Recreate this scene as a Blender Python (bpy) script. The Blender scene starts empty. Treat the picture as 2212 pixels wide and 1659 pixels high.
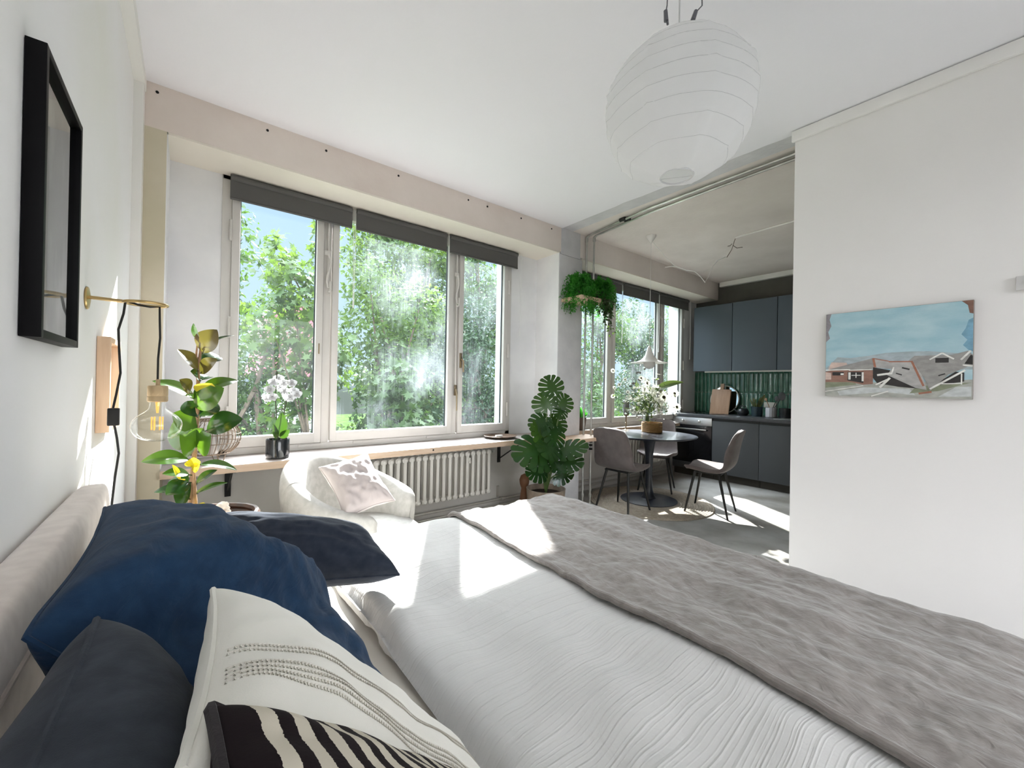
import bpy, bmesh, math, random
import numpy as np
from mathutils import Vector, Matrix, noise

random.seed(7)
sc = bpy.context.scene
COL = sc.collection
R = math.radians

# ------------------------------------------------------------------ camera
IMG_W, IMG_H = 2212, 1659
FPX = 886.0
YAW, PITCH, ROLL = R(51.69), R(0.23), R(-1.03)
CAM = Vector((0, 0, 1.262))
FW = Vector((math.cos(YAW) * math.cos(PITCH), math.sin(YAW) * math.cos(PITCH), math.sin(PITCH)))
_r0 = Vector((math.sin(YAW), -math.cos(YAW), 0))
_u0 = _r0.cross(FW)
RT = _r0 * math.cos(ROLL) - _u0 * math.sin(ROLL) * 1.0
UP = RT.cross(FW)
cam_data = bpy.data.cameras.new('camera')
cam_data.sensor_fit = 'HORIZONTAL'
cam_data.sensor_width = 36.0
cam_data.lens = FPX / IMG_W * 36.0
cam_data.clip_start = 0.02
cam_data.clip_end = 300
cam = bpy.data.objects.new('camera', cam_data)
COL.objects.link(cam)
_m = Matrix((RT, UP, -FW)).transposed().to_4x4()
_m.translation = CAM
cam.matrix_world = _m
sc.camera = cam

# ------------------------------------------------------------------ sky, sun, exposure
SUN_AZ, SUN_EL = R(59.0), R(35.6)
SUN_DIR = Vector((math.cos(SUN_AZ) * math.cos(SUN_EL), math.sin(SUN_AZ) * math.cos(SUN_EL), math.sin(SUN_EL)))
SKY_STRENGTH = 1.0
SUN_STRENGTH = 16.0
world = bpy.data.worlds.new('sky')
sc.world = world
world.use_nodes = True
nt = world.node_tree
nt.nodes.clear()
w_out = nt.nodes.new('ShaderNodeOutputWorld')
w_bg = nt.nodes.new('ShaderNodeBackground')
w_geo = nt.nodes.new('ShaderNodeTexCoord')
w_sep = nt.nodes.new('ShaderNodeSeparateXYZ')
nt.links.new(w_geo.outputs['Generated'], w_sep.inputs[0])
# base colour: pale blue low in the sky to bright white haze higher up
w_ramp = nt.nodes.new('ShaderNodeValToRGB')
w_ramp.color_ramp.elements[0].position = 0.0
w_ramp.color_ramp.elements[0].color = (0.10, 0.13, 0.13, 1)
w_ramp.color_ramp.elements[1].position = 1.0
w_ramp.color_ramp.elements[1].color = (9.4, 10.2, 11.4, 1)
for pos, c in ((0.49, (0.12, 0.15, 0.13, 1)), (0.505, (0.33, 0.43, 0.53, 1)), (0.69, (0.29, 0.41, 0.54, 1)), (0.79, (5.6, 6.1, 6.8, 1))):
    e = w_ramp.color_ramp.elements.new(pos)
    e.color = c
w_map = nt.nodes.new('ShaderNodeMapRange')
w_map.inputs[1].default_value = -1
w_map.inputs[2].default_value = 1
nt.links.new(w_sep.outputs[2], w_map.inputs[0])
nt.links.new(w_map.outputs[0], w_ramp.inputs[0])
# wide bright aureole around the sun
w_dot = nt.nodes.new('ShaderNodeVectorMath')
w_dot.operation = 'DOT_PRODUCT'
nt.links.new(w_geo.outputs['Generated'], w_dot.inputs[0])
w_dot.inputs[1].default_value = SUN_DIR
w_pow = nt.nodes.new('ShaderNodeMapRange')
w_pow.interpolation_type = 'SMOOTHSTEP'
w_pow.inputs[1].default_value = 0.72
w_pow.inputs[2].default_value = 1.0
w_pow.inputs[3].default_value = 0.0
w_pow.inputs[4].default_value = 9.0
nt.links.new(w_dot.outputs['Value'], w_pow.inputs[0])
w_add = nt.nodes.new('ShaderNodeMixRGB')
w_add.blend_type = 'ADD'
w_add.inputs[0].default_value = 1.0
nt.links.new(w_ramp.outputs[0], w_add.inputs[1])
w_glow = nt.nodes.new('ShaderNodeCombineXYZ')
w_cut = nt.nodes.new('ShaderNodeMapRange')
w_cut.inputs[1].default_value = 0.36
w_cut.inputs[2].default_value = 0.52
nt.links.new(w_sep.outputs[2], w_cut.inputs[0])
w_mul = nt.nodes.new('ShaderNodeMath')
w_mul.operation = 'MULTIPLY'
nt.links.new(w_pow.outputs[0], w_mul.inputs[0])
nt.links.new(w_cut.outputs[0], w_mul.inputs[1])
for i in range(3):
    nt.links.new(w_mul.outputs[0], w_glow.inputs[i])
nt.links.new(w_glow.outputs[0], w_add.inputs[2])
# extra brightness added to the sky behind the camera, fills the room
w_fill = nt.nodes.new('ShaderNodeMapRange')
w_fill.interpolation_type = 'SMOOTHSTEP'
w_fill.inputs[1].default_value = -0.15
w_fill.inputs[2].default_value = -0.65
w_fill.inputs[3].default_value = 0.0
w_fill.inputs[4].default_value = 3.5
nt.links.new(w_sep.outputs[1], w_fill.inputs[0])
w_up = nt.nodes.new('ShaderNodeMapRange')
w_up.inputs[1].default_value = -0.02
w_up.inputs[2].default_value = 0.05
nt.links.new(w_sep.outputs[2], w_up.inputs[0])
w_fill_up = nt.nodes.new('ShaderNodeMath')
w_fill_up.operation = 'MULTIPLY'
nt.links.new(w_fill.outputs[0], w_fill_up.inputs[0])
nt.links.new(w_up.outputs[0], w_fill_up.inputs[1])
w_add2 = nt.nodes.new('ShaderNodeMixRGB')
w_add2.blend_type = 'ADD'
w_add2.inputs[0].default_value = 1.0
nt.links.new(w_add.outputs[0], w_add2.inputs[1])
nt.links.new(w_fill_up.outputs[0], w_add2.inputs[2])
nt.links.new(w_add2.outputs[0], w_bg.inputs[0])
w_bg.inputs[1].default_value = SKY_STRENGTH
nt.links.new(w_bg.outputs[0], w_out.inputs[0])

sun_data = bpy.data.lights.new('sun', 'SUN')
sun_data.energy = SUN_STRENGTH
sun_data.angle = R(0.7)
sun_data.color = (1.0, 0.985, 0.965)
sun = bpy.data.objects.new('sun', sun_data)
COL.objects.link(sun)
sun.rotation_euler = SUN_DIR.to_track_quat('Z', 'Y').to_euler()
sun.location = (6, 9, 8)

sc.view_settings.view_transform = 'Standard'
sc.view_settings.look = 'None'
sc.view_settings.gamma = 1.0
sc.view_settings.use_curve_mapping = False
sc.view_settings.exposure = 1.06
try:
    sc.cycles.use_denoising = True
    sc.cycles.max_bounces = 14
    sc.cycles.diffuse_bounces = 8
    sc.cycles.transparent_max_bounces = 24
    sc.cycles.sample_clamp_indirect = 8.0
    sc.cycles.caustics_reflective = False
    sc.cycles.caustics_refractive = False
except Exception:
    pass


# ------------------------------------------------------------------ helpers
def ray(px, py):
    return FW + RT * ((px - IMG_W / 2) / FPX) - UP * ((py - IMG_H / 2) / FPX)


def at(px, py, X=None, Y=None, Z=None, d=None):
    """the point of the place that the photograph shows at a pixel, on a known plane"""
    r = ray(px, py)
    if d is None:
        d = X / r.x if X is not None else Y / r.y if Y is not None else (Z - CAM.z) / r.z
    return CAM + r * d


class MB:
    """collects shapes into one mesh"""

    def __init__(self):
        self.v, self.f, self.m, self.k = [], [], [], 0

    def mat(self, k):
        self.k = k
        return self

    def add(self, vs, fs):
        o = len(self.v)
        self.v += [Vector(p) for p in vs]
        for f in fs:
            self.f.append([i + o for i in f])
            self.m.append(self.k)
        return self

    def box(self, x0, y0, z0, x1, y1, z1, bev=0.0, M=None):
        if bev > 0:
            bm = bmesh.new()
            bmesh.ops.create_cube(bm, size=1.0)
            for v in bm.verts:
                v.co = Vector(((x0 + x1) / 2 + v.co.x * (x1 - x0), (y0 + y1) / 2 + v.co.y * (y1 - y0), (z0 + z1) / 2 + v.co.z * (z1 - z0)))
            bmesh.ops.bevel(bm, geom=bm.edges[:], offset=bev, segments=2, profile=0.6, affect='EDGES')
            bm.verts.index_update()
            vs = [v.co.copy() for v in bm.verts]
            fs = [[v.index for v in f.verts] for f in bm.faces]
            bm.free()
        else:
            vs = [Vector((x, y, z)) for x in (x0, x1) for y in (y0, y1) for z in (z0, z1)]
            fs = [(0, 1, 3, 2), (4, 6, 7, 5), (0, 4, 5, 1), (2, 3, 7, 6), (0, 2, 6, 4), (1, 5, 7, 3)]
        if M is not None:
            vs = [M @ v for v in vs]
        return self.add(vs, fs)

    def tube(self, pts, r, n=8, caps=True, closed=False):
        pts = [Vector(p) for p in pts]
        N = len(pts)
        rs = r if isinstance(r, (list, tuple)) else [r] * N
        vs, fs = [], []
        prev = None
        for i, p in enumerate(pts):
            if closed:
                t = pts[(i + 1) % N] - pts[i - 1]
            else:
                t = (pts[min(i + 1, N - 1)] - pts[max(i - 1, 0)])
            t = t.normalized() if t.length > 1e-9 else Vector((0, 0, 1))
            if prev is None:
                a = Vector((0, 0, 1)) if abs(t.z) < 0.9 else Vector((1, 0, 0))
                u = t.cross(a).normalized()
            else:
                u = (prev - t * prev.dot(t))
                u = u.normalized() if u.length > 1e-6 else t.orthogonal().normalized()
            prev = u
            w = t.cross(u)
            for j in range(n):
                an = 2 * math.pi * j / n
                vs.append(p + (u * math.cos(an) + w * math.sin(an)) * rs[i])
        for i in range(N if closed else N - 1):
            a, b = i * n, ((i + 1) % N) * n
            for j in range(n):
                k = (j + 1) % n
                fs.append((a + j, a + k, b + k, b + j))
        if caps and not closed:
            fs.append(tuple(range(n))[::-1])
            fs.append(tuple((N - 1) * n + j for j in range(n)))
        return self.add(vs, fs)

    def lathe(self, prof, c=(0, 0, 0), n=24, axis=None, closed=False):
        """revolve (r, h) pairs around an upright axis through c"""
        c = Vector(c)
        vs, fs = [], []
        if axis is None:
            q = Matrix.Identity(3)
        else:
            q = Vector(axis).to_track_quat('Z', 'Y').to_matrix()
        for r, h in prof:
            for j in range(n):
                an = 2 * math.pi * j / n
                vs.append(c + q @ Vector((r * math.cos(an), r * math.sin(an), h)))
        P = len(prof)
        for i in range(P if closed else P - 1):
            a, b = i * n, ((i + 1) % P) * n
            for j in range(n):
                k = (j + 1) % n
                fs.append((a + j, a + k, b + k, b + j))
        if not closed:
            if prof[0][0] > 1e-6:
                fs.append(tuple(range(n))[::-1])
            if prof[-1][0] > 1e-6:
                fs.append(tuple((P - 1) * n + j for j in range(n)))
        return self.add(vs, fs)

    def grid(self, fn, nu, nv, closed_u=False):
        vs = [fn(i / (nu if closed_u else nu - 1), j / (nv - 1)) for i in range(nu) for j in range(nv)]
        fs = []
        for i in range(nu if closed_u else nu - 1):
            for j in range(nv - 1):
                a = i * nv + j
                b = ((i + 1) % nu) * nv + j
                fs.append((a, b, b + 1, a + 1))
        return self.add(vs, fs)

    def prism(self, poly, axis, a0, a1):
        """extrude a 2D outline along x, y or z"""
        def pt(p, a):
            return {'x': (a, p[0], p[1]), 'y': (p[0], a, p[1]), 'z': (p[0], p[1], a)}[axis]
        n = len(poly)
        vs = [pt(p, a0) for p in poly] + [pt(p, a1) for p in poly]
        fs = [tuple(range(n))[::-1], tuple(range(n, 2 * n))]
        for i in range(n):
            k = (i + 1) % n
            fs.append((i, k, n + k, n + i))
        return self.add(vs, fs)

    def build(self, name, mats, parent=None, smooth=True, angle=40, sub=0):
        me = bpy.data.meshes.new(name)
        if parent is not None:
            top = parent
            while top.parent is not None:
                top = top.parent
            inv = ROOT.get(top.name, Matrix.Identity(4)).inverted()
            vs = [inv @ v for v in self.v]
            loc = Vector((0, 0, 0))
        else:
            lo = Vector([min(v[i] for v in self.v) for i in range(3)])
            hi = Vector([max(v[i] for v in self.v) for i in range(3)])
            loc = Vector(((lo.x + hi.x) / 2, (lo.y + hi.y) / 2, lo.z))
            vs = [v - loc for v in self.v]
        me.from_pydata([tuple(v) for v in vs], [], self.f)
        if not isinstance(mats, (list, tuple)):
            mats = [mats]
        for m in mats:
            me.materials.append(m)
        if len(mats) > 1:
            me.polygons.foreach_set('material_index', self.m)
        bm = bmesh.new()
        bm.from_mesh(me)
        bmesh.ops.recalc_face_normals(bm, faces=bm.faces)
        bm.to_mesh(me)
        bm.free()
        if smooth:
            me.polygons.foreach_set('use_smooth', [True] * len(me.polygons))
            me.set_sharp_from_angle(angle=R(angle))
        me.update()
        o = bpy.data.objects.new(name, me)
        COL.objects.link(o)
        if parent is not None:
            o.parent = parent
        else:
            o.location = loc
            ROOT[o.name] = Matrix.Translation(loc)
        if sub:
            md = o.modifiers.new('smooth', 'SUBSURF')
            md.levels = md.render_levels = sub
        return o


ROOT = {}


def tag(o, label=None, cat=None, group=None, kind=None):
    if label:
        o['label'] = label
    if cat:
        o['category'] = cat
    if group:
        o['group'] = group
    if kind:
        o['kind'] = kind
    return o


def thing(name, label, cat, loc, rz=0.0, group=None):
    o = bpy.data.objects.new(name, None)
    COL.objects.link(o)
    o.empty_display_size = 0.05
    o.location = loc
    o.rotation_euler = (0, 0, rz)
    ROOT[o.name] = Matrix.Translation(Vector(loc)) @ Matrix.Rotation(rz, 4, 'Z')
    return tag(o, label, cat, group)


def copy_tree(root, loc, rz, label, group=None):
    r = root.copy()
    COL.objects.link(r)
    r.location = loc
    r.rotation_euler = (0, 0, rz)
    ROOT[r.name] = Matrix.Translation(Vector(loc)) @ Matrix.Rotation(rz, 4, 'Z')
    r['label'] = label
    if group:
        r['group'] = group

    def kids(a, b):
        for ch in list(a.children):
            c = ch.copy()
            COL.objects.link(c)
            c.parent = b
            kids(ch, c)
    kids(root, r)
    return r


def local(root, mb):
    """shapes given in a thing's own frame -> world frame for build()"""
    M = ROOT[root.name]
    mb.v = [M @ v for v in mb.v]
    return mb


# ------------------------------------------------------------------ materials
MATS = {}


def mat(name, col, rough=0.6, metal=0.0, col2=None, nscale=8.0, bump=0.0, bscale=60.0, sheen=0.0, trans=0.0,
        coat=0.0, stretch=(1, 1, 1), ior=1.45, emis=None, sub=0.0, detail=4.0, contrast=(0.35, 0.65), bdist=0.01, bstretch=None, spec=None):
    m = bpy.data.materials.new(name)
    m.use_nodes = True
    t = m.node_tree
    b = t.nodes['Principled BSDF']
    b.inputs['Base Color'].default_value = (*col, 1)
    b.inputs['Roughness'].default_value = rough
    b.inputs['Metallic'].default_value = metal
    b.inputs['IOR'].default_value = ior
    if spec is not None:
        b.inputs['Specular IOR Level'].default_value = spec
    if trans:
        b.inputs['Transmission Weight'].default_value = trans
    if sheen:
        b.inputs['Sheen Weight'].default_value = sheen
        b.inputs['Sheen Roughness'].default_value = 0.5
    if coat:
        b.inputs['Coat Weight'].default_value = coat
        b.inputs['Coat Roughness'].default_value = 0.08
    if sub:
        b.inputs['Subsurface Weight'].default_value = sub
        b.inputs['Subsurface Radius'].default_value = (0.02, 0.02, 0.02)
    if emis:
        b.inputs['Emission Color'].default_value = (*emis[0], 1)
        b.inputs['Emission Strength'].default_value = emis[1]
    tc = t.nodes.new('ShaderNodeTexCoord')
    if col2 is not None:
        mp = t.nodes.new('ShaderNodeMapping')
        mp.inputs['Scale'].default_value = stretch
        t.links.new(tc.outputs['Object'], mp.inputs[0])
        n = t.nodes.new('ShaderNodeTexNoise')
        n.inputs['Scale'].default_value = nscale
        n.inputs['Detail'].default_value = detail
        t.links.new(mp.outputs[0], n.inputs['Vector'])
        r = t.nodes.new('ShaderNodeValToRGB')
        r.color_ramp.elements[0].position = contrast[0]
        r.color_ramp.elements[0].color = (*col, 1)
        r.color_ramp.elements[1].position = contrast[1]
        r.color_ramp.elements[1].color = (*col2, 1)
        t.links.new(n.outputs[0], r.inputs[0])
        t.links.new(r.outputs[0], b.inputs['Base Color'])
    if bump:
        mp2 = t.nodes.new('ShaderNodeMapping')
        mp2.inputs['Scale'].default_value = bstretch or stretch
        t.links.new(tc.outputs['Object'], mp2.inputs[0])
        n2 = t.nodes.new('ShaderNodeTexNoise')
        n2.inputs['Scale'].default_value = bscale
        n2.inputs['Detail'].default_value = 5
        t.links.new(mp2.outputs[0], n2.inputs['Vector'])
        bp = t.nodes.new('ShaderNodeBump')
        bp.inputs['Strength'].default_value = bump
        bp.inputs['Distance'].default_value = bdist
        t.links.new(n2.outputs[0], bp.inputs['Height'])
        t.links.new(bp.outputs[0], b.inputs['Normal'])
    MATS[name] = m
    return m


def nodes(m):
    return m.node_tree, m.node_tree.nodes['Principled BSDF']


def leaf_mat(name, col, col2, rough=0.4, transl=0.35, tcol=None, nscale=3.0, coat=0.0, spec=None):
    """leaf: glossy skin over a sheet that lets light through"""
    m = mat(name, col, rough, col2=col2, nscale=nscale, coat=coat, contrast=(0.4, 0.6), spec=spec)
    t, b = nodes(m)
    tr = t.nodes.new('ShaderNodeBsdfTranslucent')
    tr.inputs[0].default_value = (*(tcol or (min(1, col[0] * 5), min(1, col[1] * 3.5), col[2] * 1.2)), 1)
    mx = t.nodes.new('ShaderNodeMixShader')
    mx.inputs[0].default_value = transl
    t.links.new(b.outputs[0], mx.inputs[1])
    t.links.new(tr.outputs[0], mx.inputs[2])
    t.links.new(mx.outputs[0], t.nodes['Material Output'].inputs[0])
    return m


def glass_mat(name, tint=(1, 1, 1), gloss=0.012, haze=None):
    """thin pane: see-through, a Fresnel reflection, and optional dirt that scatters daylight"""
    m = bpy.data.materials.new(name)
    m.use_nodes = True
    t = m.node_tree
    t.nodes.clear()
    out = t.nodes.new('ShaderNodeOutputMaterial')
    tr = t.nodes.new('ShaderNodeBsdfTransparent')
    tr.inputs[0].default_value = (*tint, 1)
    gl = t.nodes.new('ShaderNodeBsdfGlossy')
    gl.inputs['Roughness'].default_value = 0.02
    lw = t.nodes.new('ShaderNodeLayerWeight')      # Schlick: same on both faces of the pane
    pw = t.nodes.new('ShaderNodeMath')
    pw.operation = 'POWER'
    t.links.new(lw.outputs['Facing'], pw.inputs[0])
    lw.inputs[0].default_value = 0.5
    pw.inputs[1].default_value = 5.0
    fr = t.nodes.new('ShaderNodeMath')
    fr.operation = 'MULTIPLY_ADD'
    fr.inputs[1].default_value = 0.9
    fr.inputs[2].default_value = gloss
    t.links.new(pw.outputs[0], fr.inputs[0])
    mx = t.nodes.new('ShaderNodeMixShader')
    t.links.new(fr.outputs[0], mx.inputs[0])
    t.links.new(tr.outputs[0], mx.inputs[1])
    t.links.new(gl.outputs[0], mx.inputs[2])
    last = mx
    if haze:
        amount, lo, hi, streak, blobs = haze
        tc = t.nodes.new('ShaderNodeTexCoord')
        mp = t.nodes.new('ShaderNodeMapping')
        mp.inputs['Scale'].default_value = (1.6, 1.0, 1.0)
        t.links.new(tc.outputs['Object'], mp.inputs[0])
        n = t.nodes.new('ShaderNodeTexNoise')
        n.inputs['Scale'].default_value = 2.3
        n.inputs['Detail'].default_value = 6
        n.inputs['Roughness'].default_value = 0.6
        t.links.new(mp.outputs[0], n.inputs['Vector'])
        mp2 = t.nodes.new('ShaderNodeMapping')
        mp2.inputs['Scale'].default_value = (90, 1, 4)
        t.links.new(tc.outputs['Object'], mp2.inputs[0])
        n2 = t.nodes.new('ShaderNodeTexNoise')
        n2.inputs['Scale'].default_value = 1.0
        n2.inputs['Detail'].default_value = 3
        t.links.new(mp2.outputs[0], n2.inputs['Vector'])
        ad = t.nodes.new('ShaderNodeMath')
        ad.operation = 'MULTIPLY_ADD'
        t.links.new(n2.outputs[0], ad.inputs[0])
        ad.inputs[1].default_value = streak
        t.links.new(n.outputs[0], ad.inputs[2])
        val = ad.outputs[0]
        for (bx, bz, rad, gain) in blobs:
            dv = t.nodes.new('ShaderNodeVectorMath')
            dv.operation = 'DISTANCE'
            t.links.new(tc.outputs['Object'], dv.inputs[0])
            dv.inputs[1].default_value = (bx, 0, bz)
            mr = t.nodes.new('ShaderNodeMapRange')
            mr.interpolation_type = 'SMOOTHSTEP'
            mr.inputs[1].default_value = rad
            mr.inputs[2].default_value = 0.0
            mr.inputs[3].default_value = 0.0
            mr.inputs[4].default_value = gain
            t.links.new(dv.outputs['Value'], mr.inputs[0])
            a2 = t.nodes.new('ShaderNodeMath')
            t.links.new(val, a2.inputs[0])
            t.links.new(mr.outputs[0], a2.inputs[1])
            val = a2.outputs[0]
        r = t.nodes.new('ShaderNodeMapRange')
        r.interpolation_type = 'SMOOTHSTEP'
        r.inputs[1].default_value = lo
        r.inputs[2].default_value = hi
        r.inputs[3].default_value = 0.003
        r.inputs[4].default_value = amount
        t.links.new(val, r.inputs[0])
        tl = t.nodes.new('ShaderNodeBsdfTranslucent')
        tl.inputs[0].default_value = (0.78, 0.86, 0.95, 1)
        m2 = t.nodes.new('ShaderNodeMixShader')
        t.links.new(r.outputs[0], m2.inputs[0])
        t.links.new(last.outputs[0], m2.inputs[1])
        t.links.new(tl.outputs[0], m2.inputs[2])
        last = m2
    t.links.new(last.outputs[0], out.inputs[0])
    MATS[name] = m
    return m


M = MATS
mat('white_ceiling', (0.86, 0.85, 0.885), 0.9, bump=0.06, bscale=40)
mat('raw_plaster', (0.70, 0.615, 0.56), 0.95, col2=(0.78, 0.705, 0.65), nscale=2.2, bump=0.2, bscale=25)
mat('grey_plaster', (0.58, 0.575, 0.59), 0.95, col2=(0.66, 0.65, 0.66), nscale=6, bump=0.3, bscale=30)
mat('kitchen_plaster', (0.70, 0.64, 0.60), 0.95, col2=(0.79, 0.73, 0.69), nscale=2.0, bump=0.25, bscale=25)
mat('cream_paint', (0.76, 0.71, 0.63), 0.85, bump=0.08, bscale=30)
mat('niche_paint', (0.74, 0.74, 0.76), 0.85, col2=(0.82, 0.82, 0.83), nscale=3, bump=0.1, bscale=25)
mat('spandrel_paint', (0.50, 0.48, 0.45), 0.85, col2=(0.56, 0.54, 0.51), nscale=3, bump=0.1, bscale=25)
mat('left_wall', (0.84, 0.835, 0.84), 0.9, col2=(0.80, 0.795, 0.75), nscale=1.2, bump=0.12, bscale=18)
mat('right_wall', (0.79, 0.765, 0.755), 0.9, col2=(0.815, 0.79, 0.78), nscale=1.5, bump=0.05, bscale=40)
mat('beige_plaster', (0.56, 0.51, 0.38), 0.92, col2=(0.64, 0.58, 0.46), nscale=2.5, bump=0.15, bscale=20)
mat('white_paint', (0.80, 0.79, 0.76), 0.45)
mat('window_paint', (0.62, 0.60, 0.575), 0.5, col2=(0.56, 0.54, 0.51), nscale=3, contrast=(0.45, 0.85))
mat('concrete_floor', (0.20, 0.185, 0.16), 0.30, col2=(0.46, 0.455, 0.44), nscale=2.6, bump=0.08, bscale=14, detail=10, contrast=(0.34, 0.68))
mat('blind_fabric', (0.10, 0.098, 0.096), 0.8, bump=0.05, bscale=300)
mat('dark_metal', (0.02, 0.02, 0.02), 0.4, 0.6)
mat('black_gap', (0.01, 0.01, 0.01), 0.8)
mat('steel', (0.62, 0.62, 0.60), 0.3, 1.0)
mat('brass_old', (0.30, 0.24, 0.16), 0.4, 1.0)

# ------------------------------------------------------------------ the setting
XL, XR, XP, XK = -0.25, 2.98, 3.33, 6.43      # left wall, right wall / pillar, pillar's kitchen side, kitchen back wall
YH, YW, YB = 3.02, 3.366, -2.6                # header face, window plane, back wall
H, ZH = 2.90, 2.653                           # ceiling, header soffit
YE = 0.935                                    # end of the right wall
XJ = -0.115                                   # left jamb of the niche


def struct(o):
    o['kind'] = 'structure'
    return o


struct(MB().box(XL - 0.3, YB - 0.3, -0.1, XK + 0.8, YW + 0.05, 0.0).build('floor', M['concrete_floor']))
# ceilings: white paint over the bedroom with a torn edge, bare plaster beyond
b = MB()
pts = []
for i in range(60):
    y = YB + (YH - YB) * i / 59
    pts.append((3.012 + 0.012 * noise.noise((y * 7, 0.3, 0)) + 0.006 * noise.noise((y * 23, 1.3, 0)), y))
b.prism([(XL - 0.02, YB)] + pts + [(XL - 0.02, YH)], 'z', H, H + 0.06)
struct(b.build('ceiling', M['white_ceiling'], smooth=False))
b = MB()
b.prism([(3.0, YB), (3.165, YB), (3.17, YH), (3.0, YH)], 'z', H + 0.004, H + 0.061)
struct(b.build('ceiling_strip', M['grey_plaster'], smooth=False))
struct(MB().box(3.14, YB, H + 0.006, XK + 0.8, YW, H + 0.06).build('ceiling_kitchen', M['kitchen_plaster']))

# left wall
struct(MB().box(XL - 0.2, YB, 0, XL, YW + 0.2, H + 0.05).build('wall_left', M['left_wall']))
b = MB()
b.box(XL, YB, 2.835, XL + 0.045, YH, H)
struct(b.build('trim_1', M['white_paint']))
struct(MB().box(XL, YH - 0.085, 0, XL + 0.04, YH, 2.835).build('trim_2', M['white_paint']))

# window wall: header, piers and spandrels around the two niches
WX0, WX1 = 0.16, 2.62
KX0, KX1 = WX0 + 3.42, WX1 + 3.42
b = MB()
b.mat(0).box(XL - 0.2, YH, ZH, 3.0, YW + 0.25, H + 0.06)          # header over the bedroom
b.mat(1).box(3.0, YH - 0.0005, ZH - 0.02, XP - 0.04, YW + 0.25, H + 0.06)  # patch where a wall once met it
b.mat(2).box(XP - 0.04, YH, ZH, XK + 0.5, YW + 0.25, H + 0.06)     # header over the kitchen
b.mat(3).box(XL - 0.2, YH, 0, XJ, YW + 0.25, ZH)                 # strip in the corner
o = struct(b.build('wall_window', [M['raw_plaster'], M['grey_plaster'], M['kitchen_plaster'], M['beige_plaster']], smooth=False))
b = MB()
b.box(XR, YH, 0, XP, YW + 0.25, ZH - 0.02, bev=0.012)
struct(b.build('wall_pillar', M['grey_plaster']))
b = MB()
b.mat(0)
b.box(XJ, YH + 0.002, ZH - 0.012, XR, YW, ZH)                       # painted soffit
b.box(XP, YH + 0.002, ZH - 0.012, XK + 0.5, YW, ZH)
struct(b.build('trim_3', M['cream_paint'], smooth=False))
b = MB()
b.box(XJ, YW, 0.70, WX0, YW + 0.25, ZH)
b.box(WX1, YW, 0.70, XR, YW + 0.25, ZH)
b.box(XP, YW, 0.70, KX0, YW + 0.25, ZH)
b.box(KX1, YW, 0.70, XK + 0.5, YW + 0.25, ZH)
b.box(XJ - 0.012, YH + 0.002, 0.70, XJ + 0.004, YW, ZH)
b.box(XR - 0.004, YH + 0.004, 0.0, XR + 0.01, YW, ZH - 0.012)
struct(b.build('wall_niche', M['niche_paint'], smooth=False))
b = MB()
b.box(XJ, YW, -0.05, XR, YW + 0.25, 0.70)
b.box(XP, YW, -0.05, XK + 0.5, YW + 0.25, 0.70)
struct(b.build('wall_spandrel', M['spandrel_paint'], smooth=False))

# right wall (partition) with its coving
b = MB()
b.box(XR, YB, 0, XR + 0.14, YE, H)
struct(b.build('wall_right', M['right_wall'], smooth=False))
b = MB()
b.box(XR - 0.022, YB, H - 0.075, XR, YE + 0.015, H - 0.006, bev=0.008)
struct(b.build('trim_4', M['right_wall']))
# kitchen back wall and far end
mat('dark_wall', (0.09, 0.085, 0.075), 0.8, col2=(0.12, 0.112, 0.098), nscale=3)
struct(MB().box(XK, YB, 0, XK + 0.2, YW + 0.2, H + 0.05).build('wall_kitchen', M['dark_wall']))
struct(MB().box(XK - 0.06, -0.2, 2.83, XK, 2.975, 2.90).build('trim_5', M['white_paint']))
# back wall behind the camera with a big opening added for fill light
b = MB()
b.box(XL - 0.2, YB - 0.25, 0, 0.1, YB, H + 0.05)
b.box(0.1, YB - 0.25, 0, 2.7, YB, 0.5)
b.box(0.1, YB - 0.25, 2.6, 2.7, YB, H + 0.05)
b.box(2.7, YB - 0.25, 0, XK + 0.2, YB, H + 0.05)
struct(b.build('wall_back', M['right_wall'], smooth=False))

glass_mat('pane_clear', (0.97, 0.985, 0.98), haze=(0.008, 0.60, 0.95, 0.12, []))
glass_mat('pane_dirty', (0.97, 0.985, 0.98), haze=(0.060, 0.62, 1.15, 0.30, [(0.12, 0.62, 0.62, 0.26), (0.30, -0.28, 0.42, 0.30), (-0.1, 0.25, 0.3, 0.1)]))
glass_mat('pane_side', (0.96, 0.985, 0.98), haze=(0.035, 0.62, 1.05, 0.35, [(0.0, 0.7, 0.8, 0.22)]))
mat('rubber_seal', (0.03, 0.04, 0.045), 0.5)


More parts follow.
